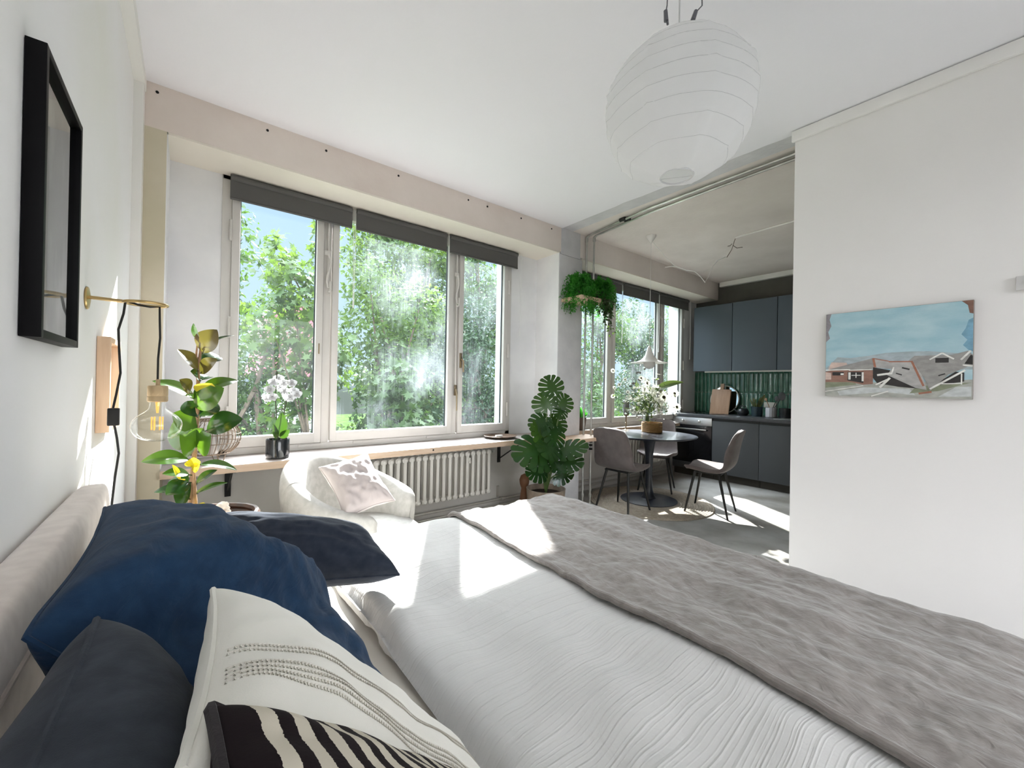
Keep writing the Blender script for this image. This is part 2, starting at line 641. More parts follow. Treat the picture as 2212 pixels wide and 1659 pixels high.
def window(name, x0, label_glass):
    """three-light window: fixed frame, three sashes with panes, hardware"""
    f = MB()
    y0, y1 = YW - 0.012, YW + 0.07
    xs = [x0, x0 + 0.055, x0 + 0.635, x0 + 0.70, x0 + 1.765, x0 + 1.83, x0 + 2.405, x0 + 2.46]
    f.box(xs[0], y0, 0.755, xs[1], y1, ZH - 0.012, 0.004)
    f.box(xs[6], y0, 0.755, xs[7], y1, ZH - 0.012, 0.004)
    f.box(xs[0], y0, 0.755, xs[7], y1, 0.802, 0.004)
    f.box(xs[0], y0, 2.61, xs[7], y1, ZH - 0.012, 0.004)
    f.box(xs[2] + 0.005, y0 + 0.004, 0.80, xs[3] - 0.005, y1, 2.62, 0.004)
    f.box(xs[4] + 0.005, y0 + 0.004, 0.80, xs[5] - 0.005, y1, 2.62, 0.004)
    root = f.build(name, M['window_paint'])
    root['kind'] = 'structure'
    for k, (a, c) in enumerate(((xs[1], xs[2]), (xs[3], xs[4]), (xs[5], xs[6]))):
        s = MB()
        ya, yb = YW - 0.03, YW + 0.03
        w = 0.048
        s.box(a, ya, 0.806, a + w, yb, 2.605, 0.005)
        s.box(c - w, ya, 0.806, c, yb, 2.605, 0.005)
        s.box(a + w - 0.004, ya, 0.806, c - w + 0.004, yb, 0.806 + 0.072, 0.005)
        s.box(a + w - 0.004, ya, 2.545, c - w + 0.004, yb, 2.605, 0.005)
        so = s.build('sash', M['window_paint'], root)
        g = MB()
        g.box(a + w - 0.003, YW + 0.012, 0.875, c - w + 0.003, YW + 0.016, 2.548)
        go = g.build('pane', M[('pane_clear', 'pane_dirty', 'pane_side')[k] if label_glass == 0 else ('pane_side', 'pane_dirty', 'pane_side')[k]], so, smooth=False)
        if True:   # keep texture space centred on the pane
            me = go.data
            cx, cz = (a + c) / 2, 1.65
            P = ROOT[root.name].translation
            off = Vector((cx, YW + 0.014, cz)) - P
            me.transform(Matrix.Translation(-off))
            go.location = off
        sl = MB()
        for (u0, u1) in ((a + w - 0.002, a + w + 0.006), (c - w - 0.006, c - w + 0.002)):
            sl.box(u0, YW + 0.006, 0.878, u1, YW + 0.022, 2.545)
        sl.box(a + w, YW + 0.006, 0.874, c - w, YW + 0.022, 0.881)
        sl.build('seal', M['rubber_seal'], so, smooth=False)
    # hinges
    for hx in (xs[1] - 0.006, xs[6] + 0.006):
        for hz in (0.95, 1.55, 2.2):
            MB().tube([(hx, YW - 0.036, hz), (hx, YW - 0.036, hz + 0.14)], 0.008, 8).build('hinge', M['window_paint'], root)
    # vent covers in the bottom rail
    for vx in (xs[3] + 0.18, xs[3] + 0.82, xs[1] + 0.43):
        MB().box(vx, YW - 0.02, 0.778, vx + 0.16, YW - 0.008, 0.797, 0.003).build('vent_cover', M['window_paint'], root)
    return root, xs


win1, wxs = window('window_1', WX0, 0)
win2, kxs = window('window_2', KX0, 1)
# hardware of window 1
h = MB()
h.box(wxs[2] - 0.036, YW - 0.036, 1.46, wxs[2] - 0.012, YW - 0.03, 1.60, 0.003)
hp = h.build('handle_plate', M['window_paint'], win1)
MB().box(wxs[2] - 0.03, YW - 0.038, 1.475, wxs[2] - 0.02, YW - 0.0355, 1.555, 0.002).build('spindle_slot', M['brass_old'], hp)
h = MB()
h.box(wxs[5] + 0.008, YW - 0.04, 1.42, wxs[5] + 0.032, YW - 0.03, 1.56, 0.004)
h.tube([(wxs[5] + 0.02, YW - 0.04, 1.50), (wxs[5] + 0.02, YW - 0.065, 1.50), (wxs[5] + 0.03, YW - 0.07, 1.48), (wxs[5] + 0.032, YW - 0.07, 1.38)], 0.008, 8)
h.build('window_handle', M['brass_old'], win1)


def scissor_lever(root, x, ztop, zbot, xoff, full):
    g = MB()
    g.tube([(x, YW - 0.028, 2.5), (x, YW - 0.03, ztop)], 0.007, 8)
    g.tube([(x + 0.012 * math.sin(k), YW - 0.045, ztop + 0.26 - 0.26 * k / 6) for k in range(7)] + [(x + xoff, YW - 0.05, ztop)], 0.009, 8)
    g.box(x - 0.03, YW - 0.045, ztop + 0.25, x + 0.015, YW - 0.03, ztop + 0.285, 0.003)
    g.tube([(x + xoff, YW - 0.05, ztop + 0.05), (x + xoff, YW - 0.05, ztop - 0.02), (x - 0.005, YW - 0.048, ztop - 0.03)], 0.010, 8)
    g.build('lever_rod', M['window_paint'], root)
    if full:
        g = MB()
        g.tube([(x, YW - 0.03, ztop), (x, YW - 0.034, zbot + 0.2)], 0.006, 8)
        g.build('pull_rod', M['window_paint'], root)
        g = MB()
        g.box(x - 0.012, YW - 0.045, zbot + 0.14, x + 0.012, YW - 0.03, zbot + 0.24, 0.004)
        g.tube([(x, YW - 0.045, zbot + 0.2), (x, YW - 0.062, zbot + 0.16), (x + 0.004, YW - 0.06, zbot)], [0.009, 0.009, 0.006], 8)
        g.build('lever_handle', M['brass_old'], root)


scissor_lever(win1, wxs[2] + 0.033, 1.98, 0, 0.012, False)
scissor_lever(win1, wxs[4] + 0.033, 2.02, 1.02, 0.014, True)
scissor_lever(win2, kxs[2] + 0.033, 1.98, 0, 0.012, False)
scissor_lever(win2, kxs[4] + 0.033, 2.02, 1.02, 0.014, True)


# frame of the added fill-light opening in the back wall
b = MB()
yb0, yb1 = YB - 0.15, YB - 0.09
for (x0, x1, z0, z1) in ((0.1, 0.17, 0.5, 2.6), (2.63, 2.7, 0.5, 2.6), (0.1, 2.7, 0.5, 0.57), (0.1, 2.7, 2.53, 2.6), (1.36, 1.44, 0.5, 2.6)):
    b.box(x0, yb0, z0, x1, yb1, z1)
w3 = struct(b.build('fill_window', M['window_paint'], smooth=False))

# screw holes along the header
b = MB()
for x in (-0.16, 0.37, 0.72, 1.24, 1.87, 2.07, 2.46, 2.86):
    b.tube([(x, YH + 0.004, H - 0.045), (x, YH - 0.003, H - 0.045)], 0.008, 8)
struct(b.build('trim_6', M['black_gap']))

# ------------------------------------------------------------------ roller blinds
mat('chain_white', (0.75, 0.76, 0.76), 0.4)


def blind(x0, x1, zb, label, group):
    root = thing('roller_blind', label, 'blind', ((x0 + x1) / 2, YW - 0.07, zb), 0, group)
    x0, x1 = x0 + 0.011, x1 - 0.011
    MB().box(x0 + 0.004, YW - 0.062, zb, x1 - 0.004, YW - 0.058, ZH - 0.02).build('fabric', M['blind_fabric'], root)
    b = MB()
    b.tube([(x0 + 0.006, YW - 0.06, zb + 0.004), (x1 - 0.006, YW - 0.06, zb + 0.004)], 0.008, 10)
    b.build('bottom_bar', M['blind_fabric'], root)
    b = MB()
    b.tube([(x0 + 0.008, YW - 0.06, ZH - 0.04), (x1 - 0.008, YW - 0.06, ZH - 0.04)], 0.02, 14)
    b.build('roller', M['blind_fabric'], root)
    return root


def chain(root, x, zb, y=YW - 0.06):
    b = MB()
    for dx in (-0.006, 0.006):
        b.tube([(x + dx, y, ZH - 0.03), (x + dx * 1.2, y - 0.004, (ZH + zb) / 2), (x + dx * 0.5, y, zb)], 0.0022, 6)
    b.tube([(x, y, zb + 0.03), (x, y, zb - 0.02)], 0.006, 8)
    b.build('pull_chain', M['chain_white'], root)


BX = [0.187, 1.020, 1.872, 2.714]
names = ['dark grey roller blind at the left of the bedroom window, over the pane showing sky',
         'dark grey roller blind over the wide middle pane of the bedroom window',
         'dark grey roller blind at the right of the bedroom window beside the white jamb']
for i in range(3):
    r = blind(BX[i] * 0.985, BX[i + 1] * 0.985, 2.472 + 0.0 * i, names[i], 'roller blinds of the bedroom window')
    chain(r, BX[i + 1] * 0.985 + (0.004 if i < 2 else 0.03), (1.87, 1.86, 1.80)[i])
names = ['dark roller blind of the kitchen window behind the hanging fern',
         'dark roller blind over the middle of the kitchen window above the white pendant',
         'dark roller blind of the kitchen window next to the upper cabinets']
KB = [3.565, 4.42, 5.27, 6.09]
for i in range(3):
    r = blind(KB[i], KB[i + 1], 2.475, names[i], 'roller blinds of the kitchen window')
    chain(r, KB[i + 1] + (0.0 if i < 2 else 0.045), (1.86, 1.80, 1.74)[i])

# ------------------------------------------------------------------ fabrics
def fabric(name, col, col2=None, rough=0.9, sheen=0.3, weave=700, wrinkle=0.35, wscale=9.0, wstretch=(1, 1, 1), wdist=0.012):
    """woven cloth: fine weave plus soft creases"""
    m = mat(name, col, rough, sheen=sheen, col2=col2, nscale=30, spec=0.2)
    t, b = nodes(m)
    tc = t.nodes.new('ShaderNodeTexCoord')
    n1 = t.nodes.new('ShaderNodeTexNoise')
    n1.inputs['Scale'].default_value = weave
    n1.inputs['Detail'].default_value = 2
    t.links.new(tc.outputs['Object'], n1.inputs['Vector'])
    mp = t.nodes.new('ShaderNodeMapping')
    mp.inputs['Scale'].default_value = wstretch
    t.links.new(tc.outputs['Object'], mp.inputs[0])
    n2 = t.nodes.new('ShaderNodeTexNoise')
    n2.inputs['Scale'].default_value = wscale
    n2.inputs['Detail'].default_value = 5
    n2.inputs['Distortion'].default_value = 0.6
    t.links.new(mp.outputs[0], n2.inputs['Vector'])
    b1 = t.nodes.new('ShaderNodeBump')
    b1.inputs['Strength'].default_value = wrinkle
    b1.inputs['Distance'].default_value = wdist
    t.links.new(n2.outputs[0], b1.inputs['Height'])
    b2 = t.nodes.new('ShaderNodeBump')
    b2.inputs['Strength'].default_value = 0.25
    b2.inputs['Distance'].default_value = 0.001
    t.links.new(n1.outputs[0], b2.inputs['Height'])
    t.links.new(b1.outputs[0], b2.inputs['Normal'])
    t.links.new(b2.outputs[0], b.inputs['Normal'])
    return m


fabric('navy_linen', (0.0085, 0.026, 0.062), (0.013, 0.037, 0.082), wrinkle=0.8, wscale=13, wstretch=(1.3, 0.45, 2.2), sheen=0.04)
fabric('charcoal_linen', (0.028, 0.033, 0.045), (0.040, 0.047, 0.062), wrinkle=0.5, wscale=7, sheen=0.05)
fabric('slate_linen', (0.020, 0.026, 0.040), (0.030, 0.037, 0.053), wrinkle=0.5, wscale=8, sheen=0.05)
fabric('sheet_cotton', (0.62, 0.58, 0.52), wrinkle=0.3, wscale=6)
fabric('headboard_fabric', (0.56, 0.48, 0.43), (0.64, 0.56, 0.50), wrinkle=0.1, sheen=0.4)
fabric('throw_linen', (0.20, 0.176, 0.164), (0.255, 0.23, 0.215), wrinkle=0.8, wscale=24, wstretch=(1.25, 0.8, 1), wdist=0.010)
fabric('armchair_boucle', (0.41, 0.40, 0.375), (0.49, 0.48, 0.455), weave=260, wrinkle=0.06, sheen=0.1)
fabric('blush_cushion', (0.45, 0.40, 0.39), wrinkle=0.5, wscale=10)
fabric('cream_wrap', (0.75, 0.66, 0.56), wrinkle=0.2)
fabric('duvet_cotton', (0.53, 0.52, 0.51), wrinkle=0.55, wscale=7, wstretch=(1.3, 1, 1))
# the duvet's woven cords run from head to foot
t_, b_ = nodes(M['duvet_cotton'])
tc_ = t_.nodes.new('ShaderNodeTexCoord')
dn = t_.nodes.new('ShaderNodeTexNoise')
dn.inputs['Scale'].default_value = 3.0
t_.links.new(tc_.outputs['Object'], dn.inputs['Vector'])
sp = t_.nodes.new('ShaderNodeSeparateXYZ')
t_.links.new(tc_.outputs['Object'], sp.inputs[0])
wob = t_.nodes.new('ShaderNodeMath')
wob.operation = 'MULTIPLY_ADD'
t_.links.new(dn.outputs[0], wob.inputs[0])
wob.inputs[1].default_value = 0.07
t_.links.new(sp.outputs[1], wob.inputs[2])
cv = t_.nodes.new('ShaderNodeCombineXYZ')
t_.links.new(wob.outputs[0], cv.inputs[0])
vor = t_.nodes.new('ShaderNodeTexVoronoi')
vor.voronoi_dimensions = '1D'
vor.feature = 'DISTANCE_TO_EDGE'
vor.inputs['Scale'].default_value = 31.0
t_.links.new(wob.outputs[0], vor.inputs['W'])
mr_ = t_.nodes.new('ShaderNodeMapRange')
mr_.inputs[1].default_value = 0.0
mr_.inputs[2].default_value = 0.09
mr_.inputs[3].default_value = 1.0
mr_.inputs[4].default_value = 0.0
t_.links.new(vor.outputs['Distance'], mr_.inputs[0])
b3 = t_.nodes.new('ShaderNodeBump')
b3.inputs['Strength'].default_value = 0.38
b3.inputs['Distance'].default_value = 0.004
t_.links.new(mr_.outputs[0], b3.inputs['Height'])
vo2 = t_.nodes.new('ShaderNodeTexVoronoi')
vo2.voronoi_dimensions = '1D'
vo2.feature = 'DISTANCE_TO_EDGE'
vo2.inputs['Scale'].default_value = 95.0
t_.links.new(wob.outputs[0], vo2.inputs['W'])
mr2 = t_.nodes.new('ShaderNodeMapRange')
mr2.inputs[2].default_value = 0.2
mr2.inputs[3].default_value = 0.35
mr2.inputs[4].default_value = 0.0
t_.links.new(vo2.outputs['Distance'], mr2.inputs[0])
sum_ = t_.nodes.new('ShaderNodeMath')
t_.links.new(mr_.outputs[0], sum_.inputs[0])
t_.links.new(mr2.outputs[0], sum_.inputs[1])
t_.links.new(sum_.outputs[0], b3.inputs['Height'])
prev = b_.inputs['Normal'].links[0].from_socket
t_.links.new(prev, b3.inputs['Normal'])
t_.links.new(b3.outputs[0], b_.inputs['Normal'])

# ------------------------------------------------------------------ bed
BZ = 0.595            # top of the duvet
BX0, BX1 = -0.165, 1.775
BY0, BY1 = -0.10, 1.80


def nz(x, y, z=0.0):
    return noise.noise((x, y, z))


def bed_relief(x, y):
    """gentle hollows and ridges of the bedding"""
    z = 0.026 * nz(x * 1.7, y * 1.7, 3.1) + 0.016 * nz(x * 4.1, y * 3.3, 7.7)
    # long soft folds that run across the bed
    z += 0.011 * nz(x * 9, y * 1.6, 1.2) + 0.006 * nz(x * 3.0 + y * 8, y * 5 - x * 3, 4.4)
    return z


bed = thing('bed', 'upholstered beige bed with a thick headboard against the plaster wall', 'bed', (0.8, 0.85, 0))
b = MB()
b.box(-0.16, BY0 + 0.06, 0.1, BX1 - 0.04, BY1 - 0.05, 0.30, 0.02)
b.build('bed_base', M['headboard_fabric'], bed)
b = MB()
b.box(-0.155, BY0 + 0.03, 0.30, BX1 - 0.035, BY1 - 0.03, 0.525, 0.05)
b.build('mattress', M['sheet_cotton'], bed)
for lx in (0.0, BX1 - 0.2):
    for ly in (BY0 + 0.15, BY1 - 0.15):
        MB().tube([(lx, ly, 0), (lx, ly, 0.11)], 0.025, 10).build('bed_leg', M['dark_metal'], bed)


def headboard():
    b = MB()
    y0, y1, z0, z1 = BY0 - 0.02, 1.73, 0.08, 0.962
    r = 0.045

    def fn(u, v):
        a = 2 * math.pi * u
        # rounded slab: outline in the x-z section swept along y, ends closed by shrinking
        e = min(v, 1 - v) * 12
        s = math.sqrt(max(0.0, 1 - (1 - min(e, 1)) ** 2))
        y = y0 + (y1 - y0) * v
        hx, hz = 0.04, (z1 - z0) / 2
        c, d = math.cos(a), math.sin(a)
        px = hx * math.copysign(abs(c) ** 0.35, c)
        pz = hz * math.copysign(abs(d) ** 0.18, d)
        px *= 0.35 + 0.65 * s
        pz *= 0.94 + 0.06 * s
        return Vector((-0.207 + px, y, (z0 + z1) / 2 + pz))
    b.grid(lambda v, u: fn(v, u), 56, 60, closed_u=True)
    n = len(b.v)
    b.f.append([i * 60 for i in range(56)])
    b.m.append(0)
    b.f.append([i * 60 + 59 for i in range(56)][::-1])
    b.m.append(0)
    return b


hb = headboard().build('headboard', M['headboard_fabric'], bed, angle=60)
b = MB()
b.tube([(-0.1665, BY0 + 0.02, 0.880), (-0.1655, 0.8, 0.881), (-0.1668, 1.67, 0.880)], 0.0035, 8)
b.build('seam_piping', M['headboard_fabric'], hb)


def sheet_point(x, y, X0, X1, Y0, Y1, top, r, relief, flare=0.03):
    """a cloth over the bed: flat on top, rounded over the edges, hanging at the sides"""
    dz = 0.0
    px, py = x, y
    ox = max(0.0, x - (X1 - r))
    oy1 = max(0.0, y - (Y1 - r))
    oy0 = max(0.0, (Y0 + r) - y)

    def fold(o):
        q = r * math.pi / 2
        if o < q:
            return r * math.sin(o / r), r * (1 - math.cos(o / r))
        return r + flare * (o - q), r + (o - q) * 0.98
    d = []
    if ox > 0:
        f, z = fold(ox)
        px = X1 - r + f
        d.append(z)
    if oy1 > 0:
        f, z = fold(oy1)
        py = Y1 - r + f
        d.append(z)
    if oy0 > 0:
        f, z = fold(oy0)
        py = Y0 + r - f
        d.append(z)
    if d:
        dz = math.sqrt(sum(k * k for k in d)) if len(d) < 2 else max(d) + 0.15 * min(d)
    amp = 1.0
    hang = min(1.0, dz / 0.2)
    z = top - dz + relief(x, y) * (1 - hang)
    if hang > 0:
        w = 0.018 * hang
        if ox > 0:
            px += w * math.sin(y * 23 + 2 * nz(y * 3, 0, 0))
        if oy1 > 0:
            py += w * math.sin(x * 23 + 2 * nz(x * 3, 5, 0)) * 0.7
        if oy0 > 0:
            py -= w * math.sin(x * 21 + 2 * nz(x * 3, 9, 0))
    return Vector((px, py, z))


def cloth(x0, x1, y0, y1, nx, ny, fn, thick):
    """two skins with a rounded rim"""
    P = [[fn(x0 + (x1 - x0) * i / (nx - 1), y0 + (y1 - y0) * j / (ny - 1), i / (nx - 1), j / (ny - 1)) for j in range(ny)] for i in range(nx)]
    N = [[None] * ny for _ in range(nx)]
    for i in range(nx):
        for j in range(ny):
            a = P[min(i + 1, nx - 1)][j] - P[max(i - 1, 0)][j]
            c = P[i][min(j + 1, ny - 1)] - P[i][max(j - 1, 0)]
            N[i][j] = a.cross(c).normalized()
    b = MB()
    top = [P[i][j] for i in range(nx) for j in range(ny)]
    bot = [P[i][j] - N[i][j] * thick for i in range(nx) for j in range(ny)]
    fs = []
    o = nx * ny
    for i in range(nx - 1):
        for j in range(ny - 1):
            a = i * ny + j
            fs.append((a, a + ny, a + ny + 1, a + 1))
            fs.append((o + a, o + a + 1, o + a + ny + 1, o + a + ny))
    for i in range(nx - 1):
        for j in (0, ny - 1):
            a = i * ny + j
            fs.append((a, a + ny, o + a + ny, o + a))
    for j in range(ny - 1):
        for i in (0, nx - 1):
            a = i * ny + j
            fs.append((a, a + 1, o + a + 1, o + a))
    b.add(top + bot, fs)
    return b


def duvet_pt(x, y, u, v):
    def rel(xx, yy):
        z = bed_relief(xx, yy)
        # creases fanning out from the pillows and cross folds
        z += 0.012 * max(0.0, nz(xx * 2.2 + 5, yy * 6.5, 2.0)) * min(1, max(0, (1.3 - xx) * 2))
        z += 0.006 * abs(nz(xx * 5.0 - yy * 4.0, yy * 2.0, 9.0))
        return z
    wx = x + (0.008 * nz(y * 5, 1.5, 0.2) + 0.020 * nz(y * 1.8, 4.5, 0.2)) * (1 - u)
    p = sheet_point(wx, y, -9, BX1 + 0.0, BY0 - 0.02, BY1 + 0.02, BZ, 0.07, rel)
    # thick rolled edge at the head end
    e = (wx - 0.44) / 0.06
    if e < 1:
        p.z -= 0.055 * (1 - math.sqrt(max(0.0, 1 - (1 - max(e, 0)) ** 2)))
        p.z += 0.006 * nz(y * 9, 0.4, 4)
    return p


dv = cloth(0.435, BX1 + 0.30, BY0 - 0.30, BY1 + 0.27, 150, 210, duvet_pt, 0.018).build('duvet', M['duvet_cotton'], angle=80)
tag(dv, 'white corded cotton duvet spread over the bed with a rolled edge near the pillows', 'duvet')


def throw_pt(x, y, u, v):
    def rel(xx, yy):
        z = bed_relief(xx, yy)
        z += 0.006 * abs(nz(xx * 5.0 - yy * 4.0, yy * 2.0, 9.0))
        z += 0.016 * max(0.0, nz(xx * 7.5 + 0.5 * nz(yy * 3, 2, 2), yy * 1.3, 5.5))
        z += 0.010 * max(0.0, nz(xx * 14, yy * 2.4, 8.5))
        z += 0.0045 * nz(xx * 26, yy * 14, 1.5) + 0.003 * nz(xx * 40, yy * 34, 6.5)
        return z
    wx = x + (0.02 * nz(y * 1.6, 8.5, 0.2)) * (1 - u)
    p = sheet_point(wx, y, -9, BX1 + 0.016, BY0 - 0.036, BY1 + 0.036, BZ + 0.020, 0.075, rel)
    return p


th = cloth(1.035, BX1 + 0.36, BY0 - 0.27, BY1 + 0.24, 150, 260, throw_pt, 0.012).build('throw', M['throw_linen'], angle=80)
tag(th, 'crinkled taupe linen throw across the foot of the bed', 'throw')
b = MB()
hem = []
for j in range(150):
    y = BY0 - 0.02 + (BY1 - BY0 + 0.04) * j / 149
    p = throw_pt(1.035, y, 0, 0)
    hem.append(p + Vector((0.004, 0, 0.001)))
b.tube(hem, 0.0085, 8)
b.build('rolled_hem', M['throw_linen'], th)


# ------------------------------------------------------------------ cushions
def cushion_fn(C, U, V, T, pinch=0.07, power=0.42, lump=0.012, seed=0.0, sag=None, wr=0.006, crease=0.0):
    """two puffed panels sewn at the rim; U, V half axes, T full thickness"""
    N = U.cross(V).normalized()

    def fn(a, c, side):
        # a, c in [-1, 1]
        ea = 1 - pinch * (1 - c * c) ** 1.0
        ec = 1 - pinch * (1 - a * a) ** 1.0
        h = (max(0.0, 1 - a ** 4) * max(0.0, 1 - c ** 4)) ** power
        h *= 0.78 + 0.22 * (1 - a * a) * (1 - c * c)
        p = C + U * (a * ea) + V * (c * ec)
        q = p + N * side * T / 2 * h
        k = h * 0.9 + 0.1
        w = wr * nz(a * 5 + seed, c * 5, seed * 3.1 + side) + lump * nz(a * 1.7 + seed, c * 1.7 + side, seed)
        if crease:
            w += crease * (nz(a * 2.2 + 0.6 * nz(a * 2, c * 2, 4), c * 9 + a * 2, seed) + 0.6 * nz(a * 4 + c * 3, c * 17, seed + 5))
        # radiating corner pleats
        ang = math.atan2(abs(c), abs(a)) - math.pi / 4
        rad = min(1.0, (a * a + c * c) / 1.6)
        w += 0.005 * math.sin(ang * 26 + seed) * max(0.0, rad - 0.45) * 2 * h
        q += N * side * w * k
        if sag:
            q += sag(a, c, h)
        return q
    return fn, N


def cushion(name, label, C, U, V, T, m, group=None, n=56, build=True, **kw):
    fn, N = cushion_fn(Vector(C), Vector(U), Vector(V), T, **kw)
    b = MB()
    for side in (1, -1):
        def g(u, v, side=side):
            a = math.sin((u * 2 - 1) * math.pi / 2)
            c = math.sin((v * 2 - 1) * math.pi / 2)
            return fn(a, c, side)
        b.grid(g, n, n)
    rim = []
    for k in range(4 * 24):
        s, t = divmod(k, 24)
        q = math.sin((t / 24 * 2 - 1) * math.pi / 2)
        a, c = ((q, -1), (1, q), (-q, 1), (-1, -q))[s]
        rim.append(fn(a, c, 1) * 0.5 + fn(a, c, -1) * 0.5)
    o = None
    if build:
        bb = weld(b)
        o = bb.build(name, m, angle=85)
        tag(o, label, 'cushion', group)
        r = MB().tube(rim, 0.0035, 6, closed=True)
        r.build('seam', m if not isinstance(m, (list, tuple)) else m[0], o)
    return o, b, rim, fn


def weld(b, d=1e-5):
    bm = bmesh.new()
    vs = [bm.verts.new(v) for v in b.v]
    bm.verts.ensure_lookup_table()
    for f, k in zip(b.f, b.m):
        try:
            fc = bm.faces.new([vs[i] for i in f])
            fc.material_index = k
        except ValueError:
            pass
    bmesh.ops.remove_doubles(bm, verts=bm.verts, dist=d)
    bm.verts.index_update()
    r = MB()
    r.v = [v.co.copy() for v in bm.verts]
    for f in bm.faces:
        idx = [v.index for v in f.verts]
        r.f.append(idx)
        r.m.append(f.material_index)
    bm.free()
    return r


def from_corners(TL, TR, BL):
    TL, TR, BL = Vector(TL), Vector(TR), Vector(BL)
    U = (TR - TL) / 2
    V = (TL - BL) / 2
    return (TR + BL) / 2, U, V


CG = 'cushions on the bed'
# navy: leans back on the headboard, far edge slumped over
TLn, TRn, BLn = Vector((-0.135, 0.68, 0.985)), Vector((-0.145, 1.32, 0.965)), Vector((0.30, 0.66, 0.69))
C_, U_, V_ = from_corners(TLn, TRn, BLn)


def sag_navy(a, c, h):
    # the near half droops into a long fold
    # the lower near corner slumps below a diagonal crease
    f = min(1.0, max(0.0, (-(a * 0.9 + c * 0.75) - 0.02 + 0.10 * nz(a * 2, c * 2, 7)) / 0.38))
    f = f * f * (3 - 2 * f)
    return Vector((0.02 * f * h, 0.035 * f * h, -0.125 * f * (0.25 + 0.75 * h)))


cushion('cushion', 'large navy blue linen cushion slumped against the headboard, biggest of the pile', C_, U_, V_, 0.24, M['navy_linen'], CG, n=72, seed=1.3, pinch=0.05, lump=0.03, wr=0.008, sag=sag_navy, crease=0.008)
# slate: lies beyond the navy one, near the armchair
C_, U_, V_ = from_corners((0.08, 1.60, 0.835), (0.49, 1.46, 0.745), (0.125, 1.375, 0.672))
cushion('cushion', 'slate blue-grey cushion lying at the window side of the bed in front of the armchair', C_, U_, V_, 0.22, M['slate_linen'], CG, seed=4.4, pinch=0.05, crease=0.004, sag=lambda a, c, h: Vector((0, 0, 0.075 * (a + 1) / 2 * (1 - c) / 2)))
# charcoal: upright in the near corner
C_, U_, V_ = from_corners((-0.095, 0.16, 1.005), (-0.075, 0.64, 0.995), (0.01, 0.16, 0.58))
cushion('cushion', 'charcoal linen cushion standing against the headboard in the near corner', C_, U_, V_, 0.20, M['charcoal_linen'], CG, seed=7.7, pinch=0.05, crease=0.005)
# white with woven bands
C_, U_, V_ = from_corners((0.0, 0.29, 1.045), (0.03, 0.67, 0.985), (0.305, 0.21, 0.695))
m = fabric('white_cushion', (0.74, 0.72, 0.66), wrinkle=0.3, wscale=6)
wc, _, _, wfn = cushion('cushion', 'white cotton cushion with openwork bands behind the striped one', C_, U_, V_, 0.12, M['white_cushion'], CG, n=64, seed=2.2, pinch=0.05)
# openwork bands of the white cushion: rows of little stitched bars on its face
def openwork(rows):
    b = MB()
    for uu in rows:
        for k in range(150):
            v = -0.985 + 1.97 * k / 149
            q1 = wfn(uu - 0.011, v, 1)
            q2 = wfn(uu + 0.011, v, 1)
            nrm = (q1 - wfn(uu, v, -1)).normalized()
            b.tube([q1 + nrm * 0.0004, q2 + nrm * 0.0004], 0.0010, 4, caps=False)
        line = []
        for k in range(80):
            v = -0.985 + 1.97 * k / 79
            q1 = wfn(uu + 0.014, v, 1)
            line.append(q1 + (q1 - wfn(uu, v, -1)).normalized() * 0.0002)
        b.tube(line, 0.0009, 4, caps=False)
    return b


mat('stitch', (0.66, 0.63, 0.57), 0.9)
openwork((-0.15, -0.20)).build('openwork_band', M['stitch'], wc)
openwork((-0.38, -0.43, -0.48, -0.53)).build('openwork_band', M['stitch'], wc)

# striped cushion in front
m = fabric('stripe_cushion', (0.72, 0.66, 0.56), wrinkle=0.15, weave=420, sheen=0.5)
fabric('stripe_black', (0.011, 0.006, 0.008), wrinkle=0.15, weave=420, rough=1.0, sheen=0.15)
C_, U_, V_ = from_corners((0.005, 0.02, 1.09), (0.015, 0.335, 1.045), (0.345, 0.035, 0.77))
so_, b_s, rim_, sfn = cushion('cushion', '', C_, U_, V_, 0.09, M['stripe_cushion'], CG, n=96, seed=6.1, pinch=0.05, build=False, lump=0.008, wr=0.003)
so_ = weld(b_s).build('cushion', M['stripe_cushion'], angle=85)
at_ = so_.data.attributes.new('row', 'FLOAT', 'POINT')
at_.data.foreach_set('value', [((v.co + so_.location) - C_).dot(V_) / V_.length_squared for v in so_.data.vertices])
tag(so_, 'black and cream striped knitted cushion in front of the white one', 'cushion', CG)
MB().tube(rim_, 0.004, 6, closed=True).build('seam', M['stripe_black'], so_)
# knitted rows: cream and black yarn with a fuzzy border
t_, b_ = nodes(M['stripe_cushion'])
a_ = t_.nodes.new('ShaderNodeAttribute')
a_.attribute_name = 'row'
tc_ = t_.nodes.new('ShaderNodeTexCoord')
fz = t_.nodes.new('ShaderNodeTexNoise')
fz.inputs['Scale'].default_value = 330
t_.links.new(tc_.outputs['Object'], fz.inputs['Vector'])
m1 = t_.nodes.new('ShaderNodeMath')
m1.operation = 'MULTIPLY_ADD'
t_.links.new(fz.outputs[0], m1.inputs[0])
m1.inputs[1].default_value = 0.010
t_.links.new(a_.outputs['Fac'], m1.inputs[2])
m2 = t_.nodes.new('ShaderNodeMath')
m2.operation = 'MULTIPLY_ADD'
t_.links.new(m1.outputs[0], m2.inputs[0])
m2.inputs[1].default_value = -1 / 0.078
m2.inputs[2].default_value = 0.85 / 0.078
m3 = t_.nodes.new('ShaderNodeMath')
m3.operation = 'FRACT'
t_.links.new(m2.outputs[0], m3.inputs[0])
m4 = t_.nodes.new('ShaderNodeMath')
m4.operation = 'LESS_THAN'
t_.links.new(m3.outputs[0], m4.inputs[0])
m4.inputs[1].default_value = 0.5
m5 = t_.nodes.new('ShaderNodeMath')
m5.operation = 'LESS_THAN'
t_.links.new(m1.outputs[0], m5.inputs[0])
m5.inputs[1].default_value = 0.852
